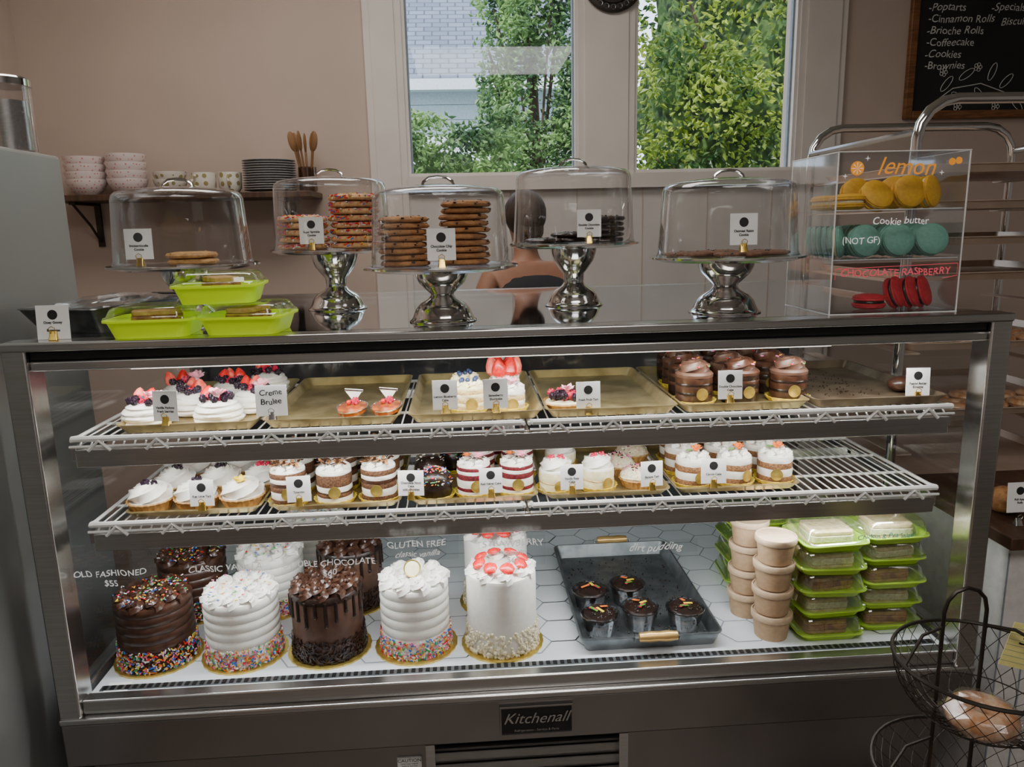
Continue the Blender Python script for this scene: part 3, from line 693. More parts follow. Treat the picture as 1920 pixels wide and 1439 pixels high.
# ---------------------------------------------------------------- big cakes
def board(r,Rr=.096):
    m=MB(); m.lathe([(Rr,0),(Rr,.004),(Rr*.5,.0045),(.0001,.0045)],'foil',96,wob=lambda a,i,z:1+.018*abs(sin(12*a))); m.build('board',r)
def body(r,k,Rr,h,groove):
    m=MB(); prof=[(Rr*.98,.005)]
    if groove:
        n=7
        for i in range(n):
            z0=.005+h*i/n; dz=h/n
            prof+=[(Rr*.965,z0+dz*.02),(Rr*.99,z0+dz*.2),(Rr*1.0,z0+dz*.5),(Rr*.995,z0+dz*.78),(Rr*.975,z0+dz*.94)]
    else: prof+=[(Rr,.01),(Rr,h*.5),(Rr,h-.003)]
    prof+=[(Rr*.97,h+.005),(.0001,h+.006)]
    m.lathe(prof,k,64); m.build('frosting',r)
def rosettes(r,k,Rr,h,n=10,s=.021,hh=.024,inner=True):
    m=MB()
    for i in range(n): a=2*pi*i/n+.1; rope(m,((Rr-s*.9)*cos(a),(Rr-s*.9)*sin(a),h),s*1.1,hh,k,20,2.0,10,a)
    if inner:
        for i in range(5): a=2*pi*i/5; rope(m,((Rr-s*2.4)*cos(a),(Rr-s*2.4)*sin(a),h+.001),s,hh*.9,k,18,1.9,10,a)
        rope(m,(0,0,h),s*.9,hh*.8,k,14,1.6,8)
    m.build('piped_rosettes',r)
def band(r,Rr,z1,n,ks,s=1,name='sprinkles'):
    m=MB()
    for i in range(n):
        a=U(0,2*pi); z=.006+z1*(R()**1.3); rr=Rr+.002+U(0,.004)*(1-z/z1)
        T=Matrix.Translation((rr*cos(a),rr*sin(a),z))@Matrix.Rotation(a+pi/2,4,'Z')@Matrix.Rotation(U(0,pi),4,'Y'); m.cb((0,0,0),(.0065*s,.0025*s,.0025*s),random.choice(ks),T)
    m.build(name,r,kind='stuff')
def topspr(r,Rr,z,n,ks=SPR):
    m=MB()
    for i in range(n): a=U(0,6.3); q=Rr*sqrt(R()); sprinkle(m,(q*cos(a),q*sin(a),z+U(0,.010)),(0,0,1),ks,1)
    m.build('top_sprinkles',r,kind='stuff')
def cake(kind,loc,label,rz=0):
    r=root('frosted_cake',label,'cake',loc,rz,'tall frosted cakes'); board(r); Rr=.084; h=.150
    if kind=='old':
        body(r,'choc',Rr,h,True); rosettes(r,'choc',Rr,h); band(r,Rr,.050,1050,SPR+['s_o','s_b','chocl']); topspr(r,Rr*.95,h+.012,220)
    if kind=='van':
        body(r,'cream',Rr,h,True); rosettes(r,'cream',Rr,h,11); band(r,Rr,.044,1050,SPR); topspr(r,Rr*.9,h+.018,50)
    if kind=='gf':
        h=.162; body(r,'cream',Rr*.96,h,True); rosettes(r,'cream',Rr*.98,h,9,.024,.028); band(r,Rr*.96,.044,950,SPR+['s_p'])
        m=MB(); T=Matrix.Translation((.0,-.02,h+.040))@Matrix.Rotation(1.2,4,'X'); m.lathe([(.019,0),(.019,.001)],'creamy',24,T=T); m.torus((0,0,.001),.0185,.0016,'foil',24,5,T); m.build('round_topper',r)
    if kind=='dbl':
        h=.155; body(r,'chocl',Rr*.97,h,False); rosettes(r,'choc',Rr*.97,h+.002,11,.021,.032)
        m=MB(); m.lathe([(Rr*.985,h-.008),(Rr*.99,h),(Rr*.95,h+.006),(.0001,h+.006)],'chocd',48)
        for i in range(22):
            a=2*pi*i/22; l=U(.02,.06); p=(Rr*.975*cos(a),Rr*.975*sin(a))
            m.tube([(p[0],p[1],h-.001),(p[0],p[1],h-l*.6),(p[0],p[1],h-l)],.0042,'chocd',8); m.ball((p[0],p[1],h-l),.0052,'chocd',8,6)
        m.build('ganache_drip',r); band(r,Rr*.97,.052,1000,['chocd','choc','chocd'],1.3,'chocolate_sprinkles')
    if kind=='str':
        h=.182; body(r,'cream',Rr*.97,h,False); rosettes(r,'cream',Rr*.97,h,8,.021,.018,False)
        m=MB()
        for i in range(650):
            a=U(0,2*pi); z=.006+.055*(R()**1.4); rr=Rr*.97+U(.0,.006)*(1-z/.062); m.ball((rr*cos(a),rr*sin(a),z),U(.003,.0055),'nuts',5,4)
        m.build('crumb_coating',r,kind='stuff')
        m=MB()
        for i in range(8):
            a=2*pi*i/8+.3; T=Matrix.Translation((.052*cos(a),.052*sin(a),h+.026))@Matrix.Rotation(a,4,'Z')@Matrix.Rotation(.5,4,'Y')@Matrix.Rotation(1.57,4,'X')@Matrix.Rotation(U(-.5,.5),4,'Y')
            T=T@Matrix.Scale(.5,4,(0,1,0))
            m.lathe([(.0001,-.016),(.013,-.009),(.017,.002),(.011,.014),(.0001,.022)],'straw',12,T=T)
            if i%2: m.lathe([(.0001,-.010),(.007,-.005),(.009,.002),(.005,.009),(.0001,.014)],'strawin',10,T=T@Matrix.Scale(1.95,4,(0,1,0)))
        m.build('strawberries',r)
    return r
yc=.16
c1=cake('old',(-.862,yc,ZB),'tall chocolate cake with rainbow sprinkles around base')
c2=cake('van',(-.663,yc-.005,ZB),'tall white vanilla cake with rainbow sprinkle base')
c3=cake('dbl',(-.466,yc-.005,ZB),'tall chocolate drip cake with chocolate sprinkle base')
c4=cake('gf',(-.262,yc-.01,ZB),'tall white combed cake with piped rosettes and round topper')
c5=cake('str',(-.058,yc-.02,ZB),'tall smooth white cake with strawberries and crumb base')
for c,l in ((c1,(-.852,.385,ZB)),(c2,(-.652,.385,ZB)),(c3,(-.445,.385,ZB)),(c5,(-.062,.345,ZB)),(c2,(-.58,.62,ZB))): clone(c,l,U(0,1))

# ---------------------------------------------------------------- pudding tray
r=root('pudding_tray','grey galvanised tray with two brass handles','tray',(.285,.325,ZB+.001))
m=MB(); w_,d_,h_=.335,.53,.034
m.loft([rrect(w_-.03,d_-.03,.012,0),rrect(w_-.004,d_-.004,.018,h_),rrect(w_,d_,.02,h_),rrect(w_,d_,.02,h_+.003),rrect(w_-.009,d_-.009,.015,h_+.003),rrect(w_-.034,d_-.034,.012,.002)],'galv'); m.build('tray',r)
for sy in (-1,1):
    m=MB(); yy=sy*(d_/2+.010); m.lathe([(.0001,-.046),(.010,-.044),(.0125,-.02),(.011,0),(.0125,.02),(.010,.044),(.0001,.046)],'brass',14,T=Matrix.Translation((0.01,yy,h_+.008))@Matrix.Rotation(pi/2,4,'Y'))
    for sx in (-1,1): m.tube([(.01+sx*.052,yy-sy*.012,h_-.01),(.01+sx*.052,yy,h_+.008),(.01+sx*.04,yy,h_+.008)],.003,'galv',6)
    m.build('handle',r)
def pud(loc,rz):
    r=root('dirt_pudding_cup','dark cookie-crumb pudding cup with orange petals','dessert',loc,rz,'dirt pudding cups')
    m=MB(); m.lathe([(.033,0),(.0445,.050),(.047,.050),(.0465,.053),(.044,.052)],'pcup',64,wob=lambda a,i,z:1+.012*cos(20*a)); m.build('cup',r)
    m=MB(); m.lathe([(.0315,.002),(.036,.022),(.0365,.024),(.039,.034)],'chocl',32,ks=['chocd','chocd','chocl','chocl']); m.build('pudding',r)
    m=MB(); m.lathe([(.0405,.034),(.042,.047),(.038,.054),(.02,.059),(.0001,.060)],'chocd',24,wob=lambda a,i,z:1+U(-.03,.03))
    for i in range(60): a=U(0,6.3);q=.038*sqrt(R()); m.ball((q*cos(a),q*sin(a),.057+U(-.002,.003)),U(.001,.003),'chocd',5,3)
    m.build('cookie_crumb',r)
    m=MB()
    for i in range(4): m.cb((0,0,0),(.022,.006,.0015),('orange','yellow','rasp','leafg')[i],Matrix.Translation((U(-.016,.016),U(-.020,.012),.064))@Matrix.Rotation(U(0,3),4,'Z')@Matrix.Rotation(U(-.3,.3),4,'Y'))
    m.build('petals',r); return r
zt=ZB+.0035; pc=pud((.178,.148,zt),0)
for x,y in ((.28,.168),(.387,.155),(.175,.268),(.275,.290)): clone(pc,(x,y,zt),U(0,3))
m=MB()
for i in range(420): m.ball((U(-.145,.145),-.23+.46*R()**1.2,.0015),U(.0007,.0028),'chocd',5,3)
o=m.build('cookie_crumbs',None,label='black cookie crumbs scattered over the tray',category='crumbs',kind='stuff'); place(o,(.285,.325,zt))

# ---------------------------------------------------------------- kraft tubs
def tub(loc):
    r=root('kraft_tub','brown kraft paper soup tub with lid','tub',loc,0,'kraft paper tubs')
    m=MB(); m.lathe([(.037,0),(.044,.052),(.044,.056)],'kraft',36); m.build('tub',r)
    m=MB(); m.lathe([(.0465,.048),(.0475,.05),(.0475,.061),(.046,.063),(.044,.063),(.043,.060),(.0001,.060)],'lidk',36); m.build('lid',r); return r
t=tub((.582,.105,ZB))
for i in range(1,4): clone(t,(.582+U(-.003,.003),.105,ZB+.0635*i),U(0,3))
for i in range(4): clone(t,(.562,.215,ZB+.0635*i),U(0,3))

# ---------------------------------------------------------------- clamshell containers
def clam(w,d,h1,h2,k,label,group,lk='lid'):
    r=root('clamshell_container',label,'food container',group=group)
    m=MB(); m.loft([rrect(w*.80,d*.80,.02,0),rrect(w*.92,d*.92,.022,h1*.86),rrect(w,d,.025,h1*.88),rrect(w,d,.025,h1),rrect(w*.91,d*.91,.022,h1),rrect(w*.79,d*.79,.02,.003)],k)
    m.build('base',r)
    m=MB(); L0=[rrect(w*1.0,d*1.0,.025,h1+.001),rrect(w*.99,d*.99,.025,h1+.004),rrect(w*.93,d*.93,.024,h1+.006),rrect(w*.88,d*.88,.022,h1+h2*.6),rrect(w*.85,d*.85,.022,h1+h2*.85),rrect(w*.78,d*.78,.02,h1+h2)]
    if lk=='lid': L0=[[(p[0]*(1+.012*sin(9*j)),p[1]*(1+.012*cos(7*j)),p[2]) for j,p in enumerate(l)] if i>2 else l for i,l in enumerate(L0)]
    m.loft(L0,lk,False,True)
    m.loft([rrect(w*.5,d*.5,.02,h1+h2+.0005),rrect(w*.46,d*.46,.02,h1+h2-.004)],lk,False,False); m.build('lid',r); return r
def sandwich(k1,k2,label,w=.10,d=.08,h=.032):
    r=root('sandwich' if k1=='bread' else 'cake_bar',label,'food')
    for nm,kk,z0,z1,e in (('bread',k1,.0,.010,0),('filling',k2,.010,h-.010,.003),('bread',k1,h-.010,h,0)):
        m=MB(); m.loft([rrect(w+e,d+e,.012,z0+.0001),rrect(w+e,d+e,.012,z1)],kk); m.build(nm if k1=='bread' else ('layer'),r,bevel=.002)
    return r
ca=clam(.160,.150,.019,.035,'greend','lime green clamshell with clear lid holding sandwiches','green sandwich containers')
sa=sandwich('bread','filling','white bread chicken salad sandwich in a container',h=.036,w=.10)
sk=sandwich('crust','bar','dark filled sandwich in a container',w=.10,h=.034)
HS=.0555; k=0
for (x,y,n,w_) in ((.711,.125,5,1),(.873,.15,5,.97),(.64,.40,4,1),(.81,.42,4,1)):
    for i in range(n):
        z=ZB+HS*i
        if k==0: place(ca,(x,y,z))
        else: clone(ca,(x+(U(-.004,.004) if x<.8 else -.002),y+U(-.006,.006),z),U(-.08,.08) if x<.8 else U(-.04,.04),scale=(w_,.97,1))
        if y<.3:
            base_=sk if i in (0,2) else sa
            if i==4 and x<.75: place(sa,(x,y,z+.0035))
            elif i==0 and x<.75: place(sk,(x,y,z+.0035))
            else: clone(base_,(x+U(-.006,.006),y,z+.0035),U(-.15,.15))
        k+=1

# ---------------------------------------------------------------- things on top of the case
TZ=ZT+.0005
def stand(loc,Rp,h,Rb):
    r=root('cake_stand','polished steel pedestal cake stand','cake stand',loc,0,'steel cake stands')
    m=MB(); m.lathe([(.02,h-.012),(Rp*.86,h-.010),(Rp*.93,h-.006),(Rp*1.0,h-.004),(Rp*1.0,h),(Rp*.97,h+.001),(Rp*.93,h-.001),(.0001,h-.001)],'chrome',64); m.build('plate',r)
    m=MB(); hp=h-.012
    m.lathe([(Rb,0),(Rb*1.0,.002),(Rb*.93,.005),(Rb*.88,.012),(Rb*.80,.026),(Rb*.66,.038),(Rb*.42,.048),(Rb*.34,.056),(Rb*.36,hp*.56),(Rb*.52,hp*.66),(Rb*.68,hp*.78),(Rb*.76,hp*.9),(Rb*.80,hp)],'chrome',48); m.build('pedestal',r); return r
def dome(loc,Rd,h):
    r=root('cake_dome','clear dome cover with silver handle','cake dome',loc,0,'clear cake domes')
    m=MB(); m.lathe([(Rd,0),(Rd,.004),(Rd*.985,.01),(Rd*.93,h*.82),(Rd*.91,h*.88),(Rd*.85,h*.92),(Rd*.6,h*.955),(Rd*.3,h*.98),(.0001,h*.985)],'dome',64)
    m.torus((0,0,.002),Rd,.0018,'dome',64,6); m.build('shell',r,ang=60)
    m=MB(); z=h*.975; m.tube([(-.034,0,z-.003),(-.03,0,z+.008),(-.018,0,z+.016),(0,0,z+.018),(.018,0,z+.016),(.03,0,z+.008),(.034,0,z-.003)],.0032,'chrome',8)
    for s in (-1,1): m.lathe([(.006,0),(.006,.003)],'chrome',12,(s*.034,0,z-.004))
    m.build('handle',r); return r
ST=[(-.727,.215,.157,.130,.066,.143,.166),(-.442,.450,.154,.150,.074,.146,.178),(-.167,.125,.163,.117,.072,.147,.168),(.152,.375,.160,.152,.072,.149,.184),(.452,.135,.165,.122,.078,.150,.166)]
for x,y,rp,h,rb,rd,hd in ST:
    stand((x,y,TZ),rp,h,rb); dome((x,y,TZ+h+.0005),rd,hd)
def cookie(name,label,k,chip,group,Rr=.052,h=.013):
    m=MB(); sd=U(0,6)
    m.lathe([(Rr*.9,0),(Rr*.99,.003),(Rr,.006),(Rr*.93,h*.8),(Rr*.6,h),(.0001,h)],k,36,wob=lambda a,i,z:1+.035*sin(3*a+sd)+.03*sin(7*a+sd*2)+U(-.014,.014))
    for i in range(chip[1]):
        a=U(0,2*pi); q=Rr*(U(.2,.85) if i%2 else U(.93,1.0)); z=h*(.98 if q<Rr*.75 else U(.3,.8))
        if chip[0]=='s': sprinkle(m,(q*cos(a),q*sin(a),z),(0,0,1),['s_r','s_r','s_w','s_p','s_y','s_b'],1.35)
        else: m.ball((q*.97*cos(a),q*.97*sin(a),z),U(.002,.0042),chip[0],6,4,squash=(1,1,.6))
    return m.build(name,None,label=label,category='cookie',group=group)
def stack(o,x,y,z0,n,dz,first=True,j=.005):
    for i in range(n):
        p=(x+U(-j,j),y+U(-j,j),z0+dz*i)
        if first and i==0: place(o,p)
        else: clone(o,p,U(0,6))
cc1=cookie('chocolate_chip_cookie','brown chocolate chip cookie in a stack','cookie',('chocd',26),'chocolate chip cookies')
x,y,z=ST[2][0],ST[2][1],TZ+ST[2][3]+.0012
stack(cc1,x-.075,y+.0,z,8,.0128); stack(cc1,x+.052,y+.01,z,10,.0132,False)
cs=cookie('sprinkle_cookie','sugar cookie covered in red and pink sprinkles','cookiel',('s',170),'sprinkle sugar cookies',.060,.0155)
x,y,z=ST[1][0],ST[1][1],TZ+ST[1][3]+.0012
stack(cs,x-.070,y-.01,z,5,.0165,j=.003); stack(cs,x+.055,y+.005,z,8,.0165,False,j=.003)
cd=cookie('dark_chocolate_cookie','dark double chocolate cookie','chocd',('choc',20),'double chocolate cookies',.046,.012)
x,y,z=ST[3][0],ST[3][1],TZ+ST[3][3]+.0012
stack(cd,x+.075,y-.02,z,5,.0125,j=.004); stack(cd,x-.075,y+.03,z,1,.0125,False); stack(cd,x-.0,y+.08,z,2,.0125,False)
co=cookie('oatmeal_cookie','thin brown oatmeal raisin cookie','oat',('chocd',14),'oatmeal cookies',.05,.010)
x,y,z=ST[4][0],ST[4][1],TZ+ST[4][3]+.0012
for i,(dx,dy) in enumerate(((-.085,-.01),(.085,-.005),(0,.05),(.0,-.075))):
    (place(co,(x+dx,y+dy,z)) if i==0 else clone(co,(x+dx,y+dy,z),U(0,6)))
sn=cookie('snickerdoodle_cookie','golden cinnamon snickerdoodle cookie','crust',('cookie',6),'snickerdoodle cookies')
x,y,z=ST[0][0],ST[0][1],TZ+ST[0][3]+.0012
stack(sn,x+.03,y-.03,z,2,.0132)
for i,(dx,dy,t) in enumerate(((-.06,-.085,'Snickerdoodle\nCookie'),(-.03,-.12,'Sugar Sprinkle\nCookie'),(.005,-.115,'Chocolate Chip\nCookie'),(.02,-.115,'Double Chocolate\nCookie'),(-.01,-.128,'Oatmeal Raisin\nCookie'))):
    s_=ST[i]; z=TZ+s_[3]+.0012+(.011 if i==4 else 0)
    card((s_[0]+dx,s_[1]+dy,z),t,0,.056,.062,'gold',-.05,'white label card in a clip under a dome',zc=.014)

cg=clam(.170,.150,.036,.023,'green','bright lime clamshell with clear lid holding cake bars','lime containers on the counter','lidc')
sg=sandwich('cookiel','bar','sliced layered cake bar in a lime container',.09,.05,.046)
spots=[(-.730,.040,TZ),(-.553,.045,TZ),(-.605,.055,TZ+.0605)]
for i,(x,y,z) in enumerate(spots):
    if i==0: place(cg,(x,y,z),.05); place(sg,(x,y,z+.0035),.3)
    else: clone(cg,(x,y,z),(-.05,.12)[i-1]); clone(sg,(x,y,z+.0035),.2+i)
r=root('metal_serving_tray','dark galvanised metal tray with crinkled plastic cover','tray',(-.893,.225,TZ),-.30)
m=MB(); m.loft([rrect(.15,.26,.01,0),rrect(.185,.33,.014,.050),rrect(.191,.336,.014,.051),rrect(.187,.332,.014,.053),rrect(.176,.32,.014,.051),rrect(.145,.255,.01,.002)],'galvd'); m.build('tray',r)
m=MB(); m.tube([(-.05,.167,.04),(-.045,.182,.055),(.045,.182,.055),(.05,.167,.04)],.003,'galvd',6); m.build('handle',r)
m=MB(); m.ball((0,0,.045),.085,'wrap',18,10,squash=(1.0,1.75,.28),noise=.10); m.build('plastic_cover',r,flat=True)
card((-.915,.005,TZ),'Ooey Gooey\n\nBrownies',0,.062,.066,'gold',-.1,'white label card leaning by a metal tray',zc=0)

# ---------------------------------------------------------------- macaron box
bx=root('macaron_display_box','clear acrylic three-shelf macaron display box','display box',(.770,.125,TZ))
W_,D_,H_=.275,.215,.325
m=MB(); t=.003
m.box(-W_/2,W_/2,-D_/2,-D_/2+t,0,H_,'acryl'); m.box(-W_/2,-W_/2+t,-D_/2+t,D_/2,0,H_,'acryl'); m.box(W_/2-t,W_/2,-D_/2+t,D_/2,0,H_,'acryl'); m.box(-W_/2+t,W_/2-t,-D_/2+t,D_/2,H_-t,H_,'acryl'); m.box(-W_/2+t,W_/2-t,-D_/2+t,D_/2,0,t,'acryl')
for sx in (-1,1):
    for sy in (-1,1): m.tube([(sx*(W_/2-.001),sy*(D_/2-.001),0),(sx*(W_/2-.001),sy*(D_/2-.001),H_)],.0016,'wire',5)
for z in (0,H_):
    m.tube([(-W_/2,-D_/2,z),(W_/2,-D_/2,z)],.0013,'wire',5); m.tube([(-W_/2,-D_/2,z),(-W_/2,D_/2,z)],.0013,'wire',5); m.tube([(W_/2,-D_/2,z),(W_/2,D_/2,z)],.0013,'wire',5)
m.build('box',bx,flat=True)
SH=(.003,.112,.212)
for z in SH[1:]:
    m=MB(); m.box(-W_/2+t,W_/2-t,-D_/2+t+.004,D_/2,z-.003,z,'acryl'); m.tube([(-W_/2+t,-D_/2+.008,z-.001),(W_/2-t,-D_/2+.008,z-.001)],.0012,'wire',5); m.build('shelf',bx,flat=True)
yf=-D_/2-.0015
text('lemon',.048,'t_o',bx,(.003,yf,.294),shear=.35,off=.0,hand=.4); text('Cookie butter',.0205,'t_w',bx,(.0,yf,.188),shear=.1,hand=.8); text('(NOT GF)',.0185,'t_w',bx,(-.080,yf,.150),hand=.8)
text('CHOCOLATE RASPBERRY',.0205,'t_r',bx,(-.002,yf,.084),off=.0002,hand=.9)
def disc(nm,cx,cz,rr,rays=False):
    m=MB(); m.add([(cx+rr*cos(2*pi*i/20),yf,cz+rr*sin(2*pi*i/20)) for i in range(20)],[tuple(range(20))],'t_o')
    if rays:
        vs=[(cx,yf-.0003,cz)]; fs=[]
        for i in range(8):
            a=2*pi*i/8; vs+=[(cx+.8*rr*cos(a-.07),yf-.0003,cz+.8*rr*sin(a-.07)),(cx+.8*rr*cos(a+.07),yf-.0003,cz+.8*rr*sin(a+.07))]; fs.append((0,1+2*i,2+2*i))
        m.add(vs,fs,'t_w')
    m.build(nm,bx,flat=True)
disc('drawn_orange_slice',-.098,.293,.014,True); disc('drawn_lemon',.098,.303,.007); disc('drawn_lemon',.112,.305,.007)
for (cx,cz) in ((-.078,.312),(.078,.282),(-.122,.278)):
    m=MB(); m.add([(cx+(.006 if i%2==0 else .0013)*cos(i*pi/4),yf,cz+(.006 if i%2==0 else .0013)*sin(i*pi/4)) for i in range(8)],[tuple(range(8))],'t_w'); m.build('drawn_star',bx,flat=True)
m=MB(); m.tube([(-.13,yf,.072),(-.13,yf,.094),(.13,yf,.100),(.13,yf,.075),(.10,yf,.070)],.0006,'t_r',4); m.build('drawn_banner',bx)
def macaron(k,fk,label,group):
    r=root('macaron',label,'macaron',group=group); Rr=.034
    for s in (-1,1):
        m=MB(); pr=[(Rr*.9,0.003),(Rr*1.0,.0045),(Rr*1.0,.0065),(Rr*.96,.008),(Rr*.97,.010),(Rr*.85,.0135),(Rr*.5,.0160),(.0001,.0165)]
        m.lathe(pr,k,28,T=Matrix.Scale(s,4,(0,0,1)),wob=lambda a,i,z:1+(.015*sin(19*a) if i in (1,2) else 0)); m.build('shell',r)
    m=MB(); m.lathe([(Rr*.86,-.0035),(Rr*.9,0),(Rr*.86,.0035)],fk,24); m.build('filling',r); return r
my=macaron('mac_y','creamy','yellow lemon macaron in a clear box','lemon macarons'); mt=macaron('mac_t','creamy','teal cookie butter macaron in a clear box','cookie butter macarons'); mr=macaron('mac_r','chocd','red chocolate raspberry macaron in a clear box','raspberry macarons')
bo=Vector((.770,.125,TZ))
def mp(o,lst):
    for i,(x,y,z,rot) in enumerate(lst):
        p=bo+Vector((x,y,z))
        if i==0: place(o,p,rot=rot)
        else: clone(o,p,rot=rot)
z=SH[2]
mp(my,[(-.088,-.060,z+.0172,(0,0,0)),(-.028,-.058,z+.028,(1.0,0,.1)),(.043,-.055,z+.035,(1.35,0,.05)),(.035,-.015,z+.035,(1.35,0,-.1)),(.093,-.045,z+.035,(1.4,0,.6)),(.093,.0,z+.035,(1.4,0,.5)),(-.03,.02,z+.035,(1.3,0,.1)),(-.09,.03,z+.0172,(0,0,0))])
z=SH[1]
L=[(-.054,-.07,z+.036,(1.35,0,.1)),(.018,-.07,z+.036,(1.35,0,0)),(.092,-.068,z+.036,(1.3,0,-.1))]
for i in range(5): L.append((-.104+.004*i,-.050+i*.033,z+.035,(1.45,0,1.0)))
for i in range(3): L+= [(-.030,-.030+i*.036,z+.036,(1.45,0,.5)),(.032,-.034+i*.036,z+.036,(1.45,0,.3)),(.094,-.032+i*.036,z+.036,(1.45,0,.1))]
mp(mt,L)
z=SH[0]
mp(mr,[(-.025,-.055,z+.0172,(0,0,0)),(.034,-.05,z+.0345,(1.25,0,.75)),(.066,-.05,z+.0345,(1.25,0,.75)),(.095,-.045,z+.0345,(1.25,0,.8))])

# ---------------------------------------------------------------- left refrigerator and canister
r=root('refrigerator','tall brushed stainless refrigerator beside the case','refrigerator',(-1.40,-.05,0))
m=MB(); m.box(-.34,.345,-.42,.46,.06,1.63,'fridge'); m.build('body',r,bevel=.008)
m=MB(); m.box(-.34,.345,-.47,-.425,.08,1.62,'fridge'); m.build('door',r,bevel=.008)
d_=r.children[-1]; m=MB(); m.tube([(.28,-.475,.8),(.28,-.51,.82),(.28,-.51,1.3),(.28,-.475,1.32)],.01,'chrome'); m.build('handle',d_)
for sx in (-.3,.3):
    for sy in (-.38,.4): MB().lathe([(.03,0),(.02,.06)],'black',12,(sx,sy,0)).build('foot',r)
r=root('steel_canister','clear ribbed canister with a steel lid','canister',(-1.120,.335,1.631))
m=MB(); m.lathe([(.050,0),(.052,.004),(.052,.14),(.048,.145),(.047,.14),(.047,.006),(.0001,.005)],'dome',32); m.lathe([(.045,.006),(.045,.11),(.0001,.112)],'steel',24); m.build('jar',r)
m=MB(); m.lathe([(.054,.142),(.054,.156),(.05,.16),(.0001,.161)],'chrome',32); m.build('lid',r)

# ---------------------------------------------------------------- wall shelf and crockery
r=root('wall_shelf','dark wooden wall shelf on black brackets','shelf',(-1.28,1.86,0))
m=MB(); m.box(-.52,.55,-.12,.138,1.585,1.61,'woodd'); m.build('board',r,bevel=.003)
for x in (-.42,.42):
    m=MB(); m.box(x-.012,x+.012,.126,.138,1.40,1.585,'blackm'); m.box(x-.012,x+.012,-.09,.126,1.573,1.585,'blackm'); m.tube([(x,.128,1.42),(x,.05,1.49),(x,-.08,1.575)],.006,'blackm',6); m.build('bracket',r)
SZ=1.611
def bowl(name,label,k,Rr,h,group):
    m=MB(); m.lathe([(Rr*.45,0),(Rr*.5,.004),(Rr*.8,h*.35),(Rr*.97,h*.8),(Rr,h),(Rr*.96,h),(Rr*.76,h*.4),(Rr*.4,.01),(.0001,.009)],k,36)
    return m.build(name,None,label=label,category='bowl',group=group)
bw=bowl('dotted_bowl','white bowl with pink dots in a stack','bowl',.080,.065,'pink dotted bowls'); place(bw,(-1.67,1.86,SZ))
for i in range(1,4): clone(bw,(-1.67,1.86,SZ+.030*i),i)
for i in range(4): clone(bw,(-1.503,1.86,SZ+.033*i),i+.5)
fb=bowl('floral_bowl','floral patterned cream bowl','floral',.068,.06,'floral bowls'); place(fb,(-1.33,1.86,SZ)); clone(fb,(-1.33,1.86,SZ+.03),1)
def mug(loc,rz):
    r=root('floral_cup','floral patterned cup with handle','cup',loc,rz,'floral cups')
    m=MB(); m.lathe([(.03,0),(.045,.02),(.048,.06),(.049,.085),(.046,.085),(.044,.06),(.03,.01),(.0001,.009)],'floral',30); m.build('cup',r)
    m=MB(); m.tube([(.045,0,.07),(.064,0,.07),(.071,0,.05),(.064,0,.03),(.043,0,.025)],.005,'floral',7); m.build('handle',r); return r
mg=mug((-1.192,1.86,SZ),-2.0); clone(mg,(-1.088,1.87,SZ),-1.4,label='floral patterned cup beside stacked plates')
m=MB(); Rr=.108; m.lathe([(Rr*.6,0),(Rr*.65,.003),(Rr,.010),(Rr,.012),(Rr*.64,.005),(.0001,.004)],'plate',40); pl=m.build('plate',None,label='grey ceramic plate in a stack',category='plate',group='stacked plates'); place(pl,(-.92,1.86,SZ))
for i in range(1,13): clone(pl,(-.92,1.86,SZ+.0098*i))
r=root('utensil_jar','dark glass jar on the wall shelf','jar',(-.762,1.86,SZ))
m=MB(); m.lathe([(.032,0),(.038,.004),(.038,.10),(.036,.10),(.036,.006),(.0001,.005)],'jar',28); m.build('body',r)
for i in range(7):
    m=MB(); a=i*.9; T=Matrix.Translation((-.762+.010*cos(a),1.86+.010*sin(a),SZ+.0065))@Matrix.Rotation(a,4,'Z')@Matrix.Rotation(.12+.025*i,4,'Y')
    m.tube([(0,0,.0),(0,0,.17)],.0045,'spoon',6,T=T); m.ball((0,0,.20),.042,'spoon',10,7,T,(.42,.16,1.0))
    m.build('wooden_spoon',None,label='small wooden spoon standing in a jar',category='spoon',group='wooden spoons')

# ---------------------------------------------------------------- chalkboard, plaque
r=root('chalkboard_menu','black chalkboard menu in a wooden frame','chalkboard',(2.45,1.985,1.885))
m=MB(); m.box(-.52,.52,0,.012,.03,1.0,'board'); m.build('board',r,flat=True)
m=MB()
for a in ((-.55,-.515,-.012,.014,0,1.03),(.515,.55,-.012,.014,0,1.03),(-.515,.515,-.012,.014,0,.035),(-.515,.515,-.012,.014,.995,1.03)): m.box(*a,'wood')
m.build('frame',r,bevel=.004)
for i,t in enumerate(('-Poptarts','-Cinnamon Rolls','-Brioche Rolls','-Coffeecake','-Cookies','-Brownies')):
    text(t,.046,'chalk',r,(-.475,-.002,.472-i*.049),align='LEFT',shear=.2,hand=.6)
text('-Specials Sub',.046,'chalk',r,(-.185,-.002,.470),align='LEFT',shear=.2,hand=.6); text('Biscuits &',.046,'chalk',r,(-.135,-.002,.410),align='LEFT',shear=.2,hand=.6)
m=MB(); m.tube([(-.43,-.002,.06),(-.33,-.002,.13),(-.2,-.002,.15),(-.05,-.002,.10),(.1,-.002,.12)],.0022,'chalk',5)
for cx,cz,a in ((-.36,.15,.9),(-.27,.19,.6),(-.15,.2,1.2),(-.3,.09,-.6),(-.2,.1,-.9),(-.08,.16,.8),(-.02,.06,-.8)):
    L_=[(cx+.04*cos(a)*cos(q)-.014*sin(a)*sin(q),-.002,cz+.04*sin(a)*cos(q)+.014*cos(a)*sin(q)) for q in [2*pi*i/14 for i in range(14)]]
    m.tube(L_,.0016,'chalk',4,closed=True)
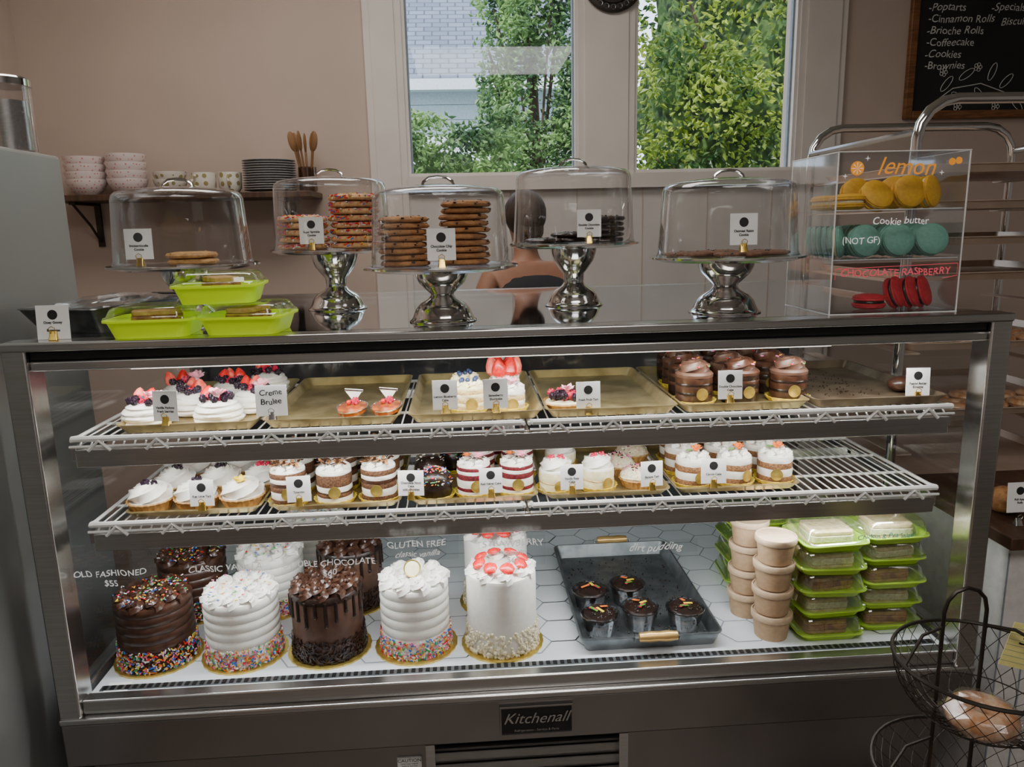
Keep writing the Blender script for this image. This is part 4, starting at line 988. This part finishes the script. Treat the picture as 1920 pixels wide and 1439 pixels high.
for cx,cz in ((-.38,.2),(-.22,.22),(-.3,.05),(-.12,.05)):
    for i in range(5): q=2*pi*i/5; m.tube([(cx+.011*cos(q)+.008*cos(w2),-.002,cz+.011*sin(q)+.008*sin(w2)) for w2 in [2*pi*j/7 for j in range(7)]],.0014,'chalk',4,closed=True)
m.build('vine_drawing',r)
m=MB(); T=Matrix.Translation((.56,1.968,2.47))@Matrix.Rotation(pi/2,4,'X')
m.lathe([(.13,0),(.135,.01),(.12,.016),(.10,.012),(.095,.016),(.0001,.016)],'blackm',48,T=T)
for i in range(24): a=2*pi*i/24; m.torus((.112*cos(a),.112*sin(a),.014),.010,.002,'galv',12,5,T)
m.build('wall_plaque',None,label='round black ornate metal plaque above the windows',category='plaque')

# ---------------------------------------------------------------- baker rack, side table
r=root('bakers_rack','tubular steel rack with tan sheet trays','rack',(1.40,.75,0))
m=MB()
def loop(y):
    pts=[(-.35,y,0.05)]
    pts+=[(-.35,y,1.62)]+[(-.35+.1-.1*cos(a),y,1.64+.1*sin(a)) for a in (0,.4,.8,1.2,1.57)]+[(.25+.1*sin(a),y,1.64+.1*cos(a)) for a in (0,.4,.8,1.2,1.57)]+[(.35,y,.05)]
    m.tube(pts,.014,'chrome',10)
loop(-.30); loop(.30)
for x in (-.35,.35):
    for z in (.2,1.66): m.tube([(x,-.30,z),(x,.30,z)],.010,'chrome',8)
m.build('frame',r)
for i in range(14):
    z=.32+i*.095
    for sx in (-1,1): MB().box(min(sx*.335,sx*.29),max(sx*.335,sx*.29),-.30,.30,z,z+.004,'bronze').build('runner',r,flat=True)
for sx in (-.35,.35):
    for sy in (-.3,.3): MB().torus((sx,sy,.03),.02,.01,'black',16,8,None).build('caster',r)
for z in (.705,.895,1.085,1.275,1.37,1.465,1.56):
    o=pan('sheet_pan','tan sheet pan on the rack runners',.62,.56,.02,'bronze',None,group='sheet pans on the rack'); place(o,(1.40,.75,z))
m=MB(); m.torus((0,0,.014),.030,.016,'glaze',24,10,sq=.8); dn=m.build('donut',None,label='glazed brown donut on a rack tray',category='donut',group='donuts on the rack')
k=0
for z in (.895,1.085):
    for i in range(5):
        for j in range(2):
            p=(1.18+i*.105,.54+j*.11,z+.003)
            if k==0: place(dn,p)
            else: clone(dn,p,U(0,3))
            k+=1
r=root('side_table','white beadboard cabinet with dark wooden top','cabinet',(1.50,.20,0))
m=MB(); m.box(-.42,.42,-.19,.2,0,.72,'whitewood')
for i in range(14): m.box(-.42+i*.06,-.417+i*.06,-.192,-.19,.05,.70,'grout')
m.build('body',r,flat=True)
m=MB(); m.box(-.44,.44,-.22,.22,.72,.75,'woodd'); m.build('top',r,bevel=.003)
for i in range(4):
    m=MB(); m.ball((0,0,.03),.045,'cookie',16,8,squash=(1,.9,.7),noise=.03); o=m.build('bread_roll',None,label='round brown bread roll on the dark counter',category='bread',group='bread rolls'); place(o,(1.15+i*.1,.13,.751))
card((1.125,.05,.751),'Pull Apart\nRolls',0,.06,.07,'steel',-.08,'white label card before bread rolls',zc=.03)

# ---------------------------------------------------------------- wire basket stand
r=root('wire_basket_stand','dark wire three-tier basket stand with arched handle','basket stand',(.765,-.36,0))
def basket(z,Rr,dp):
    m=MB(); n=28
    def prof(t): a=t*pi/2; return (Rr*(.12+.88*sin(a)),z-dp*cos(a))
    for sgn in (-1,1):
        for i in range(n):
            pts=[]
            for j in range(9):
                t=.12+.88*j/8; rr,zz=prof(t); a=2*pi*i/n+sgn*((j%2)*.5)*2*pi/n; pts.append((rr*cos(a),rr*sin(a),zz))
            m.tube(pts,.0008,'blackm',4)
    for t,rr_ in ((1,.0035),(.12,.002),(.5,.0012)):
        rr,zz=prof(t); m.torus((0,0,zz),rr,rr_,'blackm',48,6)
    m.build('basket',r)
basket(.68,.145,.125); basket(.455,.165,.12); basket(.24,.17,.12)
m=MB()
m.tube([(-.04,.06,.0),(-.04,.06,.74)]+[(-.04*cos(a),.06,.745+.045*sin(a)) for a in (0,.5,1,1.57,2.1,2.6,3.14)]+[(.04,.06,.74),(.04,.06,0)],.0038,'blackm',7)
for z,rr in ((.68,.145),(.455,.165),(.24,.17)):
    m.tube([(-rr,0,z),(-rr*.6,.045,z+.03),(-.04,.06,z+.035)],.003,'blackm',6); m.tube([(rr,0,z),(rr*.6,.045,z+.03),(.04,.06,z+.035)],.003,'blackm',6)
m.torus((0,0,.004),.16,.004,'blackm',40,6); m.tube([(-.16,0,.004),(-.04,.06,.004),(.04,.06,.004),(.16,0,.004)],.004,'blackm',6)
m.build('frame',r)
def wdn(loc,s,lb):
    r=root('wrapped_donut',lb,'donut',loc,0,'wrapped donuts')
    m=MB(); m.torus((0,0,.022*s),.032*s,.022*s,'glaze',28,12,sq=.95); m.build('donut',r)
    m=MB(); m.ball((0,0,.024*s),.060*s,'wrap',20,10,squash=(1,1,.48),noise=.06); m.build('plastic_wrap',r,flat=True); return r
wdn((.752,-.385,.568),1.08,'large glazed donut wrapped in clear plastic'); wdn((.775,-.385,.352),1.05,'glazed donut wrapped in clear plastic')
r=root('yellow_note','yellow lined paper note on a wire basket','note',(.885,-.305,.622),-.2); r.rotation_euler=(0,.22,-.2)
m=MB(); m.box(-.045,.06,-.0005,.0005,0,.088,'note')
for i in range(7): m.box(-.045,.06,-.0009,-.0005,.01+i*.011,.0106+i*.011,'grout')
m.build('paper',r,flat=True); text('5',.034,'ink',r,(-.018,-.0012,.055),shear=.1,hand=1)

# ---------------------------------------------------------------- person behind the counter
r=root('person','dark-haired person in a black shirt standing and leaning','person',(.16,1.45,0),.35)
vs={'pel':(0,0,.88,.15,.11),'wst':(0,.02,1.03,.13,.10),'chs':(-.0,.05,1.20,.15,.10),'nb':(0,.08,1.30,.06,.055),'nk':(0,.09,1.37,.045,.045),'hd0':(0,.11,1.43,.056,.066),'hd1':(0,.11,1.49,.072,.085),'hd2':(0,.105,1.535,.058,.068)}
for s,n in ((-1,'l'),(1,'r')):
    vs.update({'sh'+n:(s*.16,.06,1.26,.052,.052),'sv'+n:(s*.205,.05,1.16,.045,.045),'el'+n:(s*.24,.04,1.02,.040,.040),'wr'+n:(s*.16,.27,1.00,.027,.023),'pm'+n:(s*.13,.34,.99,.036,.015),
      'hp'+n:(s*.10,0,.82,.085,.085),'kn'+n:(s*.11,.0,.46,.055,.055),'an'+n:(s*.11,-.02,.09,.036,.036),'ft'+n:(s*.12,.14,.03,.038,.024)})
    for i,(dx,ln) in enumerate(((-.027,.05),(-.009,.06),(.009,.065),(.027,.055))):
        vs['f%d%s'%(i,n)]=(s*.13+dx,.34+ln*.7,.98,.009,.009); vs['g%d%s'%(i,n)]=(s*.13+dx,.34+ln*1.15,.965,.008,.008)
    vs['t0'+n]=(s*.13-s*.045,.335,.985,.010,.010); vs['t1'+n]=(s*.13-s*.055,.365,.98,.009,.009)
ed=[('pel','wst'),('wst','chs'),('chs','nb'),('nb','nk'),('nk','hd0'),('hd0','hd1'),('hd1','hd2')]
for n in 'lr':
    ed+=[('chs','sh'+n),('sh'+n,'sv'+n),('sv'+n,'el'+n),('el'+n,'wr'+n),('wr'+n,'pm'+n),('pel','hp'+n),('hp'+n,'kn'+n),('kn'+n,'an'+n),('an'+n,'ft'+n),('pm'+n,'t0'+n),('t0'+n,'t1'+n)]
    for i in range(4): ed+=[('pm'+n,'f%d%s'%(i,n)),('f%d%s'%(i,n),'g%d%s'%(i,n))]
def skinned(name,keys,grow,k,parent):
    ks=[q for q in vs if q in keys]; me=bpy.data.meshes.new(name); me.from_pydata([vs[q][:3] for q in ks],[(ks.index(a),ks.index(b)) for a,b in ed if a in keys and b in keys],[])
    o=bpy.data.objects.new(name,me); COL.objects.link(o); o.modifiers.new('s','SKIN'); sb_=o.modifiers.new('u','SUBSURF'); sb_.levels=2
    for i,q in enumerate(ks): me.skin_vertices[0].data[i].radius=(vs[q][3]*grow,vs[q][4]*grow)
    me.skin_vertices[0].data[0].use_root=True
    bpy.context.view_layer.update(); nm=bpy.data.meshes.new_from_object(o.evaluated_get(bpy.context.evaluated_depsgraph_get()))
    bpy.data.objects.remove(o); nm.materials.clear(); nm.materials.append(M[k])
    for p in nm.polygons: p.use_smooth=True
    o=bpy.data.objects.new(name,nm); COL.objects.link(o); o.parent=parent; return o
skinned('body',set(vs),1.0,'skin',r)
skinned('shirt',{'pel','wst','chs','shl','shr'},1.18,'shirt',r)
skinned('trousers',{'pel','hpl','hpr','knl','knr','anl','anr'},1.15,'jeans',r)
m=MB(); m.ball((0,.085,1.495),.092,'hair',28,16,squash=(.88,1.0,1.0),noise=.02); m.ball((0,.045,1.44),.060,'hair',18,10,squash=(.95,.6,1.2),noise=.04); m.build('hair',r)
m=MB(); m.ball((0,.20,1.475),.014,'skin',8,6,squash=(.8,1.3,1.5))
for s in (-1,1): m.ball((s*.083,.11,1.475),.020,'skin',8,6,squash=(.35,.8,1.3)); m.ball((s*.03,.183,1.495),.011,'bowlw',8,6); m.ball((s*.03,.192,1.495),.005,'chocd',8,6)
m.ball((0,.188,1.435),.018,'velvet',10,6,squash=(1,.4,.3)); m.build('face',r)

# ---------------------------------------------------------------- lights
def area(name,loc,rot,sx,sy,e,c=(1,1,1)):
    l=bpy.data.lights.new(name,'AREA'); l.shape='RECTANGLE'; l.size=sx; l.size_y=sy; l.energy=e; l.color=c
    o=bpy.data.objects.new(name,l); COL.objects.link(o); o.location=loc; o.rotation_euler=rot; return o
area('case_light',(0,.055,1.172),(radians(28),0,0),1.75,.03,5.4,(1,.99,.96))
area('shelf_light',(0,.05,Z1-.066),(radians(22),0,0),1.75,.02,3.4,(1,.99,.97))
area('shelf_light',(0,.075,Z2-.066),(radians(20),0,0),1.75,.02,6.2,(.95,.98,1))
area('ceiling_lamp',(.2,-1.9,2.95),(0,0,0),1.4,1.2,42,(1,.95,.90))
area('ceiling_lamp',(-.5,.7,2.95),(0,0,0),1.6,.8,28,(1,.93,.86))
s=bpy.data.lights.new('sun','SUN'); s.energy=7.5; s.angle=.02; s.color=(1,.95,.85); o=bpy.data.objects.new('sun',s); COL.objects.link(o); o.rotation_euler=(radians(40),0,radians(-25))
wd_=bpy.data.worlds.new('w'); SC.world=wd_; wd_.use_nodes=True; bg=wd_.node_tree.nodes['Background']; bg.inputs[0].default_value=(.76,.87,1,1); bg.inputs[1].default_value=3.4

# ---------------------------------------------------------------- camera
cam=bpy.data.cameras.new('camera'); cam.sensor_width=36; cam.lens=1418.67/1920*36; cam.clip_start=.02
co_=bpy.data.objects.new('camera',cam); COL.objects.link(co_)
Rr=Matrix.Rotation(-.0610,4,'Z')@Matrix.Rotation(pi/2-.2036,4,'X')@Matrix.Rotation(-.0227,4,'Z')
co_.matrix_world=Matrix.Translation((-.1218,-1.5026,1.4434))@Rr
SC.camera=co_
